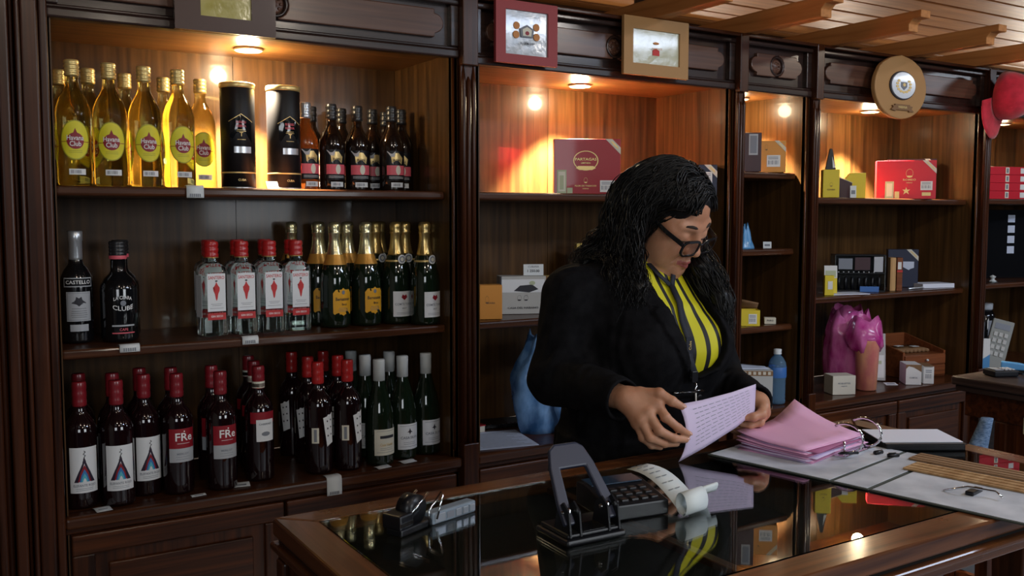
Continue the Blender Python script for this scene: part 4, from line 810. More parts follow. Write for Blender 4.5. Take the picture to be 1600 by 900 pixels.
# ------------------------------------------------------------------ price slips on the bottle shelves
def slip(label, x, y0, z, over, w=.03, ln=.05, rz=0, drop=.0):
    """paper slip lying on a shelf, its front end bent down over the edge"""
    t = thing('price_tag', label, 'price tag', (x, y0, z + .0012), math.radians(rz), 'price tags')
    m = MB(); n = 8
    def fn(u, v):
        s = v * ln; xx = (u - .5) * w
        if s < over: return (xx, -(s) + over, .0008 + .002 * math.sin(v * 4))
        e = s - over
        return (xx, -min(e, .004) , .0008 - max(0, e - .003)) if drop else (xx, -e, .0008 + .4 * e * e)
    m.grid(fn, 2, n); m.build('paper', M['tag_paper'], t, thick=.0005)
    m = MB(); 
    if drop:
        for k in range(6): m.box(-w * .32 + k * w * .11, -w * .32 + k * w * .11 + w * .07, -.0052, -.0046, -ln + over + .006, -ln + over + .014)
    else: m.box(-w * .3, w * .3, over * .1, over * .35, .0022, .0026)
    o = m.build('print', M['ink_grey'], t); o['kind'] = 'stuff'
    return t
slip('white price slip hanging over the top shelf edge below the yellow rum', .562, 2.407, 1.573, .02, .042, .052, 0, 1)
tagcard('white price tag standing between the two black tubes', (.776, 2.455, 1.573), 6, .032, .022, -30)
slip('white price slip on the middle shelf edge below the black liqueur bottle', .398, 2.408, 1.186, .022, .046, .042, 0, 1)
slip('white price slip on the middle shelf edge below the gin bottles', .692, 2.408, 1.186, .02, .042, .042, 0, 1)
slip('folded white slip between the two leftmost wine bottles', .322, 2.365, .8, .03, .036, .04, 8)
slip('small white slip in front of the gap between the FRE bottles', .543, 2.362, .8, .016, .036, .018, 6)
slip('wide white slip lying right of the FRE bottle', .656, 2.39, .8, .04, .045, .045, -10)
slip('long white price slip hanging over the bottom ledge edge below the hang tag bottles', .892, 2.347, .8, .03, .042, .082, 0, 1)
slip('white slip under the cream label bottle', 1.045, 2.365, .8, .02, .042, .03, 12)
slip('white slip lying in front of the two white label wine bottles', 1.13, 2.385, .8, .02, .045, .034, 10)

# ------------------------------------------------------------------ pictures, plaque and cap on the fascia
mat('frame_brown', (.055, .018, .010), .4, coat=.2); mat('frame_red', (.33, .045, .05), .55); mat('frame_tan', (.44, .24, .09), .6)
def foil(name, c1, c2):
    m = mat(name, c1, .16, coat=.6, coatr=.06); noisy(m, c1, c2, (9, 9, 22), 3, bump=.9, bscale=26); return m
foil('sheet_gold', (.42, .36, .08), (.60, .54, .20)); foil('sheet_silver', (.42, .47, .52), (.62, .66, .70)); foil('sheet_pale', (.55, .55, .36), (.72, .72, .56))
mat('orange_ink', (.6, .24, .06), .5)
def picture(label, x0, x1, z0, z1, b, fm, sm, crest, cap, y=2.332):
    t = athing('picture', label, 'picture', ((x0 + x1) / 2, y, z0)); bx, bz = b
    for q in ((x0, x1, z0, z0 + bz), (x0, x1, z1 - bz, z1), (x0, x0 + bx, z0 + bz, z1 - bz), (x1 - bx, x1, z0 + bz, z1 - bz)): MB().box(q[0], q[1], y - .012, y, q[2], q[3]).build('frame_rail', M[fm], t)
    s = MB().box(x0 + bx, x1 - bx, y - .006, y - .002, z0 + bz, z1 - bz).build('sheet', M[sm], t); a = t['abs']; cx = (x0 + x1) / 2; cz = (z0 + z1) / 2; yy = y - .0065
    ly = [0]
    def fl(nm, pts, mm): ly[0] += .0007; m = MB(); m.prism(pts, yy - .0006 - ly[0], yy); m.build(nm, M[mm], s, rel=a)
    if crest:
        for dx, dz in ((-.034, .02), (.034, .02), (-.036, -.006), (.034, -.008)): fl('rose', ell(cx + dx, cz + dz, .011, .011, 10), 'orange_ink')
        fl('shield', [(cx - .02, cz - .012), (cx + .02, cz - .012), (cx + .024, cz + .012), (cx, cz + .024), (cx - .024, cz + .012)], 'ink_grey'); fl('shield_field', [(cx - .014, cz - .008), (cx + .014, cz - .008), (cx + .016, cz + .01), (cx, cz + .018), (cx - .016, cz + .01)], 'lab_cream'); fl('shield_charge', ell(cx, cz, .007, .006, 8), 'lab_crimson')
    else:
        fl('crest', [(cx - .014, cz - .024), (cx + .014, cz - .024), (cx + .014, cz - .008), (cx, cz - .002), (cx - .014, cz - .008)], 'red_ink'); fl('crest_top', ell(cx, cz + .014, .012, .004, 10), 'orange_ink')
    v, f = text_geo(cap, .009); m = MB(); m.add([(cx + p, yy - .0062, cz + q - (.03 if crest else .004)) for p, q in v], f); m.build('lettering', M['ink' if crest else 'orange_ink'], s, rel=a)
    return t
picture('dark brown framed picture with a crinkled gold sheet above the bottle shelves', .506, .748, 1.942, 2.17, (.06, .036), 'frame_brown', 'sheet_gold', True, 'COHIBA')
picture('square red framed picture with a silvery crest sheet above the bay behind the woman', 1.385, 1.597, 1.94, 2.118, (.033, .026), 'frame_red', 'sheet_silver', True, 'H. UPMANN')
picture('square tan framed picture with a pale sheet and red crest', 1.847, 2.113, 1.943, 2.123, (.037, .037), 'frame_tan', 'sheet_pale', False, 'HABANOS')
t = athing('wall_plaque', 'round tan wooden plaque with a white china medallion and dark ribbon', 'plaque', (3.197, 2.33, 1.87)); a = t['abs']
pts = []
for k in range(48):
    q = 2 * math.pi * k / 48; r = 1.0 + (.03 if abs(math.cos(q)) < .12 and math.sin(q) > 0 else 0) + (.02 if abs(abs(math.cos(q)) - .75) < .06 and math.sin(q) > 0 else 0); pts.append((3.197 + .157 * r * math.cos(q), 1.995 + .12 * r * math.sin(q)))
MB().prism(pts, 2.31, 2.33).build('board', M['frame_tan'], t, bevel=.004); cz = 2.002; cx = 3.2
MB().prism(ell(cx, cz, .078, .055, 32), 2.304, 2.311).build('medallion_rim', M['ink'], t, bevel=.002); mat('china', (.72, .76, .82), .12, coat=.5); md = MB().prism(ell(cx, cz, .072, .0505, 32), 2.301, 2.305).build('medallion', M['china'], t, bevel=.001)
for k in range(14):
    q = 2 * math.pi * (k + .5) / 14
    if abs(math.sin(q) - 1) > .15: MB().prism(ell(cx + .04 * math.cos(q), cz + .026 * math.sin(q), .009, .005, 8), 2.2996, 2.3008).build('laurel_leaf', M['gold_ink'], md, rel=a)
MB().prism([(cx - .018, cz + .012), (cx + .018, cz + .012), (cx + .018, cz - .006), (cx, cz - .018), (cx - .018, cz - .006)], 2.2992, 2.3006).build('shield', M['ink_grey'], md, rel=a); MB().prism(ell(cx, cz + .002, .009, .007, 8), 2.2984, 2.299).build('shield_charge', M['gold_ink'], md, rel=a)
rb = MB().prism([(cx - .07, 1.908), (cx - .055, 1.918), (cx - .062, 1.924), (cx - .045, 1.925), (cx - .045, 1.93), (cx + .045, 1.93), (cx + .045, 1.925), (cx + .062, 1.924), (cx + .055, 1.914), (cx + .07, 1.904), (cx + .04, 1.903), (cx + .04, 1.908), (cx - .04, 1.908), (cx - .04, 1.903)], 2.303, 2.309).build('ribbon', M['brown_card'], t); v, f = text_geo('HABANA', .013); m = MB(); m.add([(cx + p, 2.3022, 1.919 + q) for p, q in v], f); m.build('lettering', M['gold_ink'], rb, rel=a)
# red cap hung on the post
t = thing('baseball_cap', 'red baseball cap hanging on the post at the right edge', 'cap', (3.92, 2.30, 1.985)); mat('cap_cloth', (.62, .012, .035), .8, sheen=.3); noisy(M['cap_cloth'], (.5, .008, .025), (.68, .016, .045), (30, 30, 30), 3, bump=.2)
# crown: dome opening towards the post, brim hanging down
m = MB(); rings = []
for i in range(9):
    a = i / 8 * math.pi / 2
    rings.append([(.105 * math.cos(a) * math.cos(q) * 1.0, .098 * math.cos(a) * math.sin(q), .12 * math.sin(a) ** .8 + .0) for q in [2 * math.pi * k / 24 for k in range(24)]])
m.loft(rings, True, False); bR, bU, bT = Vector((.85, -.527, 0)), Vector((0, 0, 1)), Vector((-.527, -.85, 0))
zz_ = (bR * .62 - bU * .12 + bT * .70).normalized(); yy_ = (bR * .52 + bU * .85 + bT * .05); yy_ = (yy_ - zz_ * yy_.dot(zz_)).normalized(); xx_ = yy_.cross(zz_)
R0 = Matrix(((xx_.x, yy_.x, zz_.x, 0), (xx_.y, yy_.y, zz_.y, 0), (xx_.z, yy_.z, zz_.z, 0), (0, 0, 0, 1)))
m.build('crown', M['cap_cloth'], t, mtx=R0, thick=.002)
for k in range(6):
    q0 = 2 * math.pi * k / 6; m = MB(); m.tube([(.1055 * math.cos(a) * math.cos(q0), .0985 * math.cos(a) * math.sin(q0), .1205 * math.sin(a) ** .8) for a in [i / 6 * math.pi / 2 for i in range(7)]], .0012, 5); m.build('seam', M['cap_cloth'], t, mtx=R0)
m = MB(); m.grid(lambda u, v: ((.10 + .085 * v * (1 - .55 * (2 * u - 1) ** 2)) * math.cos((u - .5) * 2.0 - math.pi / 2), (.095 + .09 * v * (1 - .4 * (2 * u - 1) ** 2)) * math.sin((u - .5) * 2.0 - math.pi / 2), -.004 - .02 * v * abs(2 * u - 1) ** 1.5), 14, 5); m.build('brim', M['cap_cloth'], t, mtx=R0, thick=.003)
m = MB(); m.lathe([(.007, 0), (.006, .004), (.002, .006)], 10, (0, 0, .12)); m.build('button', M['cap_cloth'], t, mtx=R0)
t.location = (3.845, 2.29, 2.005)
# ------------------------------------------------------------------ second desk on the right, stool with denim
t = athing('side_desk', 'dark wooden desk with a worn top at the right edge of the room', 'desk', (3.3, 1.45, 0))
MB().box(2.955, 3.75, .95, 1.905, .925, .955).build('top', M['wood_desk'], t, bevel=.006, seg=3); MB().box(2.965, 3.74, .96, 1.895, .905, .925).build('top_moulding', M['wood_desk'], t, bevel=.004)
MB().box(2.985, 3.02, 1.0, 1.87, .82, .905).build('side_apron', M['wood_frame_h'], t, bevel=.003); MB().box(2.99, 3.02, 1.0, 1.72, .56, .82).build('side_panel', M['wood_frame_v'], t); MB().box(2.98, 3.03, 1.72, 1.76, 0, .82).build('leg', M['wood_frame_v'], t, bevel=.003); MB().box(3.02, 3.7, 1.84, 1.87, .3, .905).build('back_panel', M['wood_frame_h'], t); MB().box(3.66, 3.72, .98, 1.04, 0, .905).build('leg', M['wood_frame_v'], t); MB().box(2.985, 3.035, .98, 1.03, 0, .82).build('leg', M['wood_frame_v'], t); MB().box(3.66, 3.72, 1.8, 1.86, 0, .905).build('leg', M['wood_frame_v'], t)
pp = MB().box(2.982, 2.99, 1.585, 1.665, .795, .85).build('brass_plate', M['seal_green'], t, bevel=.002); MB().box(2.9805, 2.982, 1.6, 1.65, .815, .82).build('engraving', M['ink'], pp, rel=t['abs']); MB().box(2.9805, 2.982, 1.6, 1.65, .83, .833).build('engraving', M['ink'], pp, rel=t['abs'])
z = .956
t = thing('card_terminal', 'black card terminal lying on the side desk', 'card terminal', (3.09, 1.815, z), math.radians(-25)); MB().box(-.04, .05, -.035, .035, 0, .022).build('body', M['plastic_black'], t, bevel=.006, seg=3); MB().box(-.03, .0, -.024, .024, .022, .024).build('screen', M['ink_grey'], t)
for i in range(3):
    for j in range(3): MB().box(.008 + i * .013, .017 + i * .013, -.022 + j * .016, -.011 + j * .016, .022, .0245).build('key', M['lab_grey'], t)
t = thing('stapler', 'blue stapler on the side desk behind the card terminal', 'stapler', (3.19, 1.80, z), math.radians(-60)); MB().box(-.06, .06, -.014, .014, 0, .01).build('base', M['plastic_black'], t, bevel=.003); MB().prism([(-.06, .012), (.06, .012), (.06, .022), (.0, .036), (-.06, .04)], -.013, .013).build('arm', M['plastic_blue'], t, bevel=.004)
t = thing('paper_stack', 'white papers lying at the back of the side desk', 'paper', (3.40, 1.80, z), math.radians(8)); 
for k in range(3): MB().box(-.1, .12, -.09, .08, k * .0032, k * .0032 + .003).build('sheet', M['paper_white'], t).rotation_euler = (0, 0, .06 * k)
t = thing('key_bunch', 'dark bunch of keys on a brass ring on the side desk', 'keys', (3.17, 1.72, z)); m = MB(); m.tube([(.018 * math.cos(a), .018 * math.sin(a), .006) for a in [k * math.pi / 8 for k in range(17)]], .002, 6); m.build('ring', M['gold_ink'], t)
for k in range(5):
    a = k * .9; m = MB(); m.box(-.006, .006, 0, .05, 0, .003); m.lathe([(.011, 0), (.011, .004)], 10); o = m.build('key', M['plastic_black'], t); o.rotation_euler = (0, 0, a); o.location = (.018 * math.cos(a), .018 * math.sin(a), .0005 + .0042 * k)
t = thing('stool', 'dark wooden bar stool between the glass counter and the side desk', 'stool', (2.60, 1.60, 0)); MB().box(-.14, .14, -.14, .14, .74, .775).build('seat', M['wood_frame_h'], t, bevel=.01, seg=3)
for sx in (-1, 1):
    for sy in (-1, 1):
        m = MB(); m.loft([[(sx * (.15 - .03 * u) + a * .018, sy * (.15 - .03 * u) + b * .018, .74 * u) for a, b in ((-1, -1), (1, -1), (1, 1), (-1, 1))] for u in (0, .5, 1)], smooth=False); m.build('leg', M['wood_frame_v'], t)
for s in (-1, 1): MB().box(-.13, .13, s * .13 - .01, s * .13 + .01, .25, .28).build('stretcher', M['wood_frame_h'], t); MB().box(s * .13 - .01, s * .13 + .01, -.12, .12, .35, .38).build('stretcher', M['wood_frame_h'], t)
md = mat('denim', (.09, .16, .27), .9); noisy(md, (.06, .11, .2), (.16, .24, .36), (90, 90, 220), 3, bump=.3)
t = thing('denim_garment', 'rolled blue denim trouser leg lying over the stool', 'clothing', (2.72, 1.66, .776), math.radians(20))
m = MB(); m.loft([[((.036 - .018 * u) * (1 + .1 * math.sin(3 * q + 4 * u)) * math.cos(q) + .035 * u, (.03 - .012 * u) * math.sin(q) - .02 * u, .10 * u) for q in [k * math.pi / 10 for k in range(20)]] for u in [i / 8 for i in range(9)]]); m.build('leg_cloth', M['denim'], t)
m = MB(); m.loft([[((.038 - .002 * u) * math.cos(q), .032 * math.sin(q), .012 * u) for q in [k * math.pi / 10 for k in range(20)]] for u in (0, 1)], True, False); m.build('hem', M['denim'], t, thick=.002)
# ------------------------------------------------------------------ things on the glass counter
ZT = ZC + .0008
# hole punch
mat('punch_blue', (.028, .034, .062), .42, coat=.1); t = thing('hole_punch', 'large black two-hole punch with raised handle on the glass counter', 'hole punch', (.852, 1.168, ZT), math.radians(-2))
MB().box(-.056, .056, -.046, .046, 0, .010).build('base_tray', M['plastic_black'], t, bevel=.004, seg=2); MB().box(-.051, .051, -.040, .040, .010, .017).build('base_plate', M['plastic_black'], t, bevel=.003); MB().box(-.02, .04, -.036, .0, .017, .0175).build('base_sheen', M['glass_black'], t)  # last box: glossy patch standing in for a sheen on the base
hg = Matrix.Translation((0, -.026, .030)) @ Matrix.Rotation(math.radians(35), 4, 'X')
def hp(y0, y1, f=1.0):
    out = [(-.044, 0), (-.044, .035), (-.036, .1), (-.028, .131), (-.018, .14), (.018, .14), (.028, .131), (.036, .1), (.044, .035), (.044, 0)]
    inn = [(.027, 0), (.027, .03), (.021, .095), (-.021, .095), (-.027, .03), (-.027, 0)]
    return out + inn
# U-shaped handle lying in its own plane (local x, length along z)
m = MB(); P = hp(0, 0); n = len(P)
quads = [(0, 1, 14, 15), (1, 2, 13, 14), (2, 3, 13), (3, 4, 13), (4, 5, 12, 13), (5, 6, 12), (6, 7, 12), (7, 8, 11, 12), (8, 9, 10, 11)]
v = [(a, -.005, b) for a, b in P] + [(a, .005, b) for a, b in P]
f = [tuple(q) for q in quads] + [tuple(i + n for i in reversed(q)) for q in quads] + [(i, (i + 1) % n, (i + 1) % n + n, i + n) for i in range(n)]
m.add(v, f); m.build('handle', M['punch_blue'], t, mtx=hg @ Matrix.Rotation(math.radians(0), 4, 'X') @ Matrix.Rotation(math.radians(-68 + 0), 4, 'X') if False else Matrix.Translation((0, -.03, .028)) @ Matrix.Rotation(math.radians(-38), 4, 'X') @ Matrix.Diagonal((1.15, .93, .95, 1)), bevel=.003, seg=2)
for s in (-1, 1):
    MB().prism([(-.042, .012), (.006, .012), (-.004, .05), (-.02, .062), (-.036, .05)], s * .036 - .011, s * .036 - .008, 'x').build('bracket', M['plastic_black'], t); MB().prism([(-.042, .012), (.006, .012), (-.004, .05), (-.02, .062), (-.036, .05)], s * .036 + .008, s * .036 + .011, 'x').build('bracket', M['plastic_black'], t)
    m = MB(); m.lathe([(.006, 0), (.006, .034), (.004, .036)], 12, (s * .036, -.018, .016)); m.build('punch_pin', M['chrome'], t)
    m = MB(); m.tube([(s * .036 - .014, -.02, .046), (s * .036 + .014, -.02, .046)], .003, 8); m.build('hinge_pin', M['chrome'], t)
# calculator with paper roll
t = thing('printing_calculator', 'black printing calculator behind the hole punch', 'calculator', (.985, 1.235, ZT), math.radians(-8)); mat('calc_blue', (.02, .04, .07), .15, coat=.5)
MB().prism([(-.06, 0), (.055, 0), (.055, .040), (.03, .042), (-.06, .026)], -.058, .058, 'x').build('body', M['plastic_black'], t, bevel=.003)
MB().prism([(.012, .0395), (.05, .0415), (.05, .044), (.012, .042)], -.05, .05, 'x').build('cover', M['calc_blue'], t, bevel=.001)
for i in range(3):
    for j in range(5): MB().box(-.046 + j * .019, -.032 + j * .019, -.05 + i * .019, -.036 + i * .019, 0.0265 + i * .003, .032 + i * .003).build('key', M['box_black'], t, bevel=.002)
mat('receipt', (.70, .76, .76), .65)
t = thing('receipt_roll', 'curling white receipt strip coming out of the calculator', 'receipt', (1.078, 1.20, ZT)); rw = .058
ax = Vector((.98, .17, 0)).normalized(); dr = Vector((-.17, -.98, 0)).normalized()
path = []
for k in range(9):
    u = k / 8; path.append((.135 - .175 * u, .034 - .024 * u * u + .010 * math.sin(u * 3.1)))   # (along -dr, height)
for k in range(1, 19):
    a = k / 18 * 2 * math.pi * 1.15; r = .021 - .004 * k / 18; path.append((-.04 - r * math.sin(a) * .9 - .01, .0215 - r * math.cos(a) + .0))
path = [(p, max(q, .0008)) for p, q in path]
m = MB(); m.grid(lambda u, s: tuple(Vector((0, 0, 0)) - dr * path[int(round(u * (len(path) - 1)))][0] + ax * (s - .5) * rw + Vector((0, 0, path[int(round(u * (len(path) - 1)))][1]))), len(path) - 1, 2); m.build('strip', M['receipt'], t, thick=.0004)
m = MB()
for k in range(7):
    q = path[k]; c = -dr * (q[0]) + Vector((0, 0, q[1] + .0012)); 
    for s in (-.3, .0): m.add([tuple(c + ax * (s * rw)), tuple(c + ax * ((s + .22) * rw)), tuple(c + ax * ((s + .22) * rw) + dr * .003), tuple(c + ax * (s * rw) + dr * .003)], [(0, 1, 2, 3)])
m.build('print', M['ink_grey'], t)['kind'] = 'stuff'
m = MB(); m.grid(lambda u, s: tuple(Vector((.045, -.02, 0)) + ax * (s - .5) * rw * .9 - dr * (.018 * math.cos(u * 4.0)) + Vector((0, 0, .019 + .018 * math.sin(u * 4.0 - 1.0)))), 14, 2); m.build('loose_curl', M['receipt'], t, thick=.0004)
# stapler and clip strip at the left
t = thing('stapler', 'small black stapler with upright metal arms at the left of the glass', 'stapler', (.622, 1.322, ZT), math.radians(24)); MB().box(-.03, .05, -.016, .016, 0, .012).build('base', M['plastic_black'], t, bevel=.003); MB().box(-.036, -.004, -.019, .019, .012, .036).build('head', M['plastic_black'], t, bevel=.003)
MB().box(-.036, -.005, -.0195, -.0185, .018, .024).build('trim', M['chrome'], t); m = MB(); m.tube([(-.004, -.012, .03), (.04, -.012, .055)], .0025, 6); m.build('arm', M['chrome'], t); m = MB(); m.tube([(-.004, .012, .03), (.04, .012, .055)], .0025, 6); m.build('arm', M['chrome'], t)
m = MB(); m.lathe([(.004, -.012), (.024, -.012), (.024, .012), (.004, .012)], 20); m.build('wheel', M['plastic_black'], t, mtx=Matrix.Translation((.012, .0, .034)) @ Matrix.Rotation(math.pi / 2, 4, 'X'))
m = MB(); m.tube([(.03, -.022, .004), (.03, -.022, .03), (.062, -.022, .052), (.066, -.022, .046), (.05, -.022, .01)], .002, 6); m.build('spring', M['chrome'], t)
mat('clear_grey', (.42, .52, .62), .12, trans=.4, coat=.5); t = thing('staple_case', 'translucent grey plastic staple case beside the black stapler', 'case', (.705, 1.345, ZT), math.radians(16)); MB().box(-.04, .06, -.011, .011, 0, .02).build('case', M['clear_grey'], t, bevel=.003)
for k in range(3): MB().box(.012 + k * .016, .024 + k * .016, -.0135, -.011, .004, .016).build('cell', M['cap_silver'], t, bevel=.001)
MB().box(-.035, -.012, -.0125, -.011, .003, .017).build('cell', M['cap_silver'], t, bevel=.001); MB().box(-.008, .008, -.0118, -.011, .005, .015).build('label', M['ink_grey'], t)
# lever arch file
mat('file_grey', (.36, .38, .42), .6); noisy(M['file_grey'], (.42, .45, .50), (.60, .63, .68), (14, 14, 14), 5); mat('file_edge', (.05, .06, .05), .6); mat('kraft', (.42, .25, .11), .7); mat('kraft_dark', (.26, .15, .075), .7); noisy(M['kraft'], (.33, .18, .07), (.52, .33, .16), (4, 60, 60), 4)
ang = math.atan2(.196, .98)
t = thing('ring_binder', 'open worn grey ring binder lying flat on the counter', 'binder', (1.362, 1.42, ZT), ang)     # local +x across, -y along the covers
def sheetbox(nm, x0, x1, y0, y1, z0, z1, mm, par, bev=.001): return MB().box(x0, x1, y0, y1, z0, z1).build(nm, M[mm], par, bevel=bev)
c1 = sheetbox('cover', 0, .32, -.275, 0, 0, .003, 'file_edge', t); sheetbox('lining', .004, .316, -.272, -.004, .003, .0042, 'file_grey', c1)
c2 = sheetbox('cover', 0, .32, -.64, -.352, 0, .003, 'file_edge', t); sheetbox('lining', .004, .316, -.636, -.356, .003, .0042, 'file_grey', c2)
sp = sheetbox('spine', 0, .32, -.350, -.277, 0, .003, 'file_edge', t); sheetbox('lining', .004, .316, -.346, -.281, .003, .0042, 'file_grey', sp)
mc = sheetbox('ring_plate', .17, .30, -.218, -.193, .0042, .008, 'chrome', t)
for k, x in enumerate((.20, .28)):
    m = MB(); m.tube([(x, -.205 - .036 * math.sin(a) * 1.0, .010 + .03 - .03 * math.cos(a)) for a in [i * math.pi / 12 * 1.25 for i in range(13)]], .0028, 8); m.build('ring', M['chrome'], t)
    m = MB(); m.tube([(x, -.2, .008), (x, -.2, .032)], .0025, 8); m.build('post', M['chrome'], t)
m = MB(); m.tube([(.17, -.205, .012), (.15, -.22, .02), (.19, -.235, .016)], .003, 8); m.build('lever', M['plastic_black'], t)
m = MB(); m.tube([(.245, -.245, .008), (.265, -.25, .008)], .005, 8); m.build('eyelet', M['plastic_black'], t)
m = MB(); m.box(.09, .135, -.50, -.485, .0042, .012); m.build('clip_base', M['plastic_black'], t, bevel=.002); m = MB(); m.tube([(.085, -.45, .006), (.09, -.49, .02), (.11, -.53, .016), (.10, -.545, .01)], .002, 6); m.build('clip_wire', M['chrome'], t)
for k, (y0, y1, x0, x1, zz) in enumerate(((-.66, -.335, .175, .240, .0046), (-.66, -.31, .256, .314, .0046))):
    o = thing('kraft_board', ('left' if k == 0 else 'right') + ' strip of brown corrugated card lying on the open binder', 'card', (1.362, 1.42, ZT + zz), ang)
    MB().box(x0, x1, y0, y1, 0, .004).build('board', M['kraft' if k == 0 else 'kraft_dark'], o, bevel=.001)
    for q in range(3): MB().box(x0 + .008 + q * (x1 - x0) / 3.2, x0 + .018 + q * (x1 - x0) / 3.2, y0 + .003, y1 - .003, .004, .0052).build('ridge', M['kraft' if k == 0 else 'kraft_dark'], o, bevel=.0008)
t = thing('pink_form_pad', 'thick fanned stack of pink forms on the open binder', 'paper stack', (1.362, 1.42, ZT + .0045), ang); mat('paper_pink_d', (.38, .12, .24), .7)
rr = random.Random(5)
for k in range(18):
    z0 = k * .0016; j = rr.uniform(-.010, .010); j2 = rr.uniform(-.011, .011); mm = M['paper_pink'] if (k > 14 or k % 3 == 0) else (M['paper_lilac'] if k % 3 == 1 else M['paper_pink_d'])
    w0 = rr.uniform(-.07, .07); e0 = rr.uniform(-.012, .012)
    def fn(u, v, z0=z0, j=j, j2=j2, k=k, w0=w0, e0=e0):
        x = .078 + (.215 + e0) * u + j * .6; y = -.192 + .17 * v + j2 * .6; xr, yr = x - .19, y + .107; x, y = .19 + xr - w0 * yr, -.107 + yr + w0 * xr
        lift = .11 * max(0, u - .55) ** 1.3 * (k / 17) * (v ** 1.2) + .010 * (v ** 3) * (k / 17) + .0005 * math.sin(7 * u + k)
        return (x + .02 * max(0, v - .5) * k / 17, y, max(z0 + .0003, z0 + lift))
    m = MB(); m.grid(fn, 8, 6); m.build('form', mm, t, thick=.0012)
t = thing('box_file', 'flat black box file behind the pink forms', 'file', (1.815, 1.252, ZT), math.radians(-31)); MB().box(-.085, .085, -.06, .062, 0, .014).build('body', M['plastic_black'], t, bevel=.003); MB().box(-.087, .087, -.062, .064, .014, .016).build('lid', M['box_black'], t, bevel=.001)
t = thing('paper_sheet', 'clean white sheet lying on the flat black box file', 'paper', (1.818, 1.256, ZT + .0165), math.radians(-31)); MB().box(-.09, .082, -.056, .062, 0, .0015).build('sheet', M['paper_white'], t)
t = thing('pencil_stub', 'small black pencil stub lying on the binder lining', 'pencil', (1.665, 1.195, ZT + .0085), math.radians(-25)); m = MB(); m.tube([(-.012, 0, 0), (.012, 0, 0)], .004, 8); m.build('cap', M['plastic_black'], t); MB().box(-.01, .006, -.001, .001, .004, .0055).build('clip', M['plastic_black'], t)
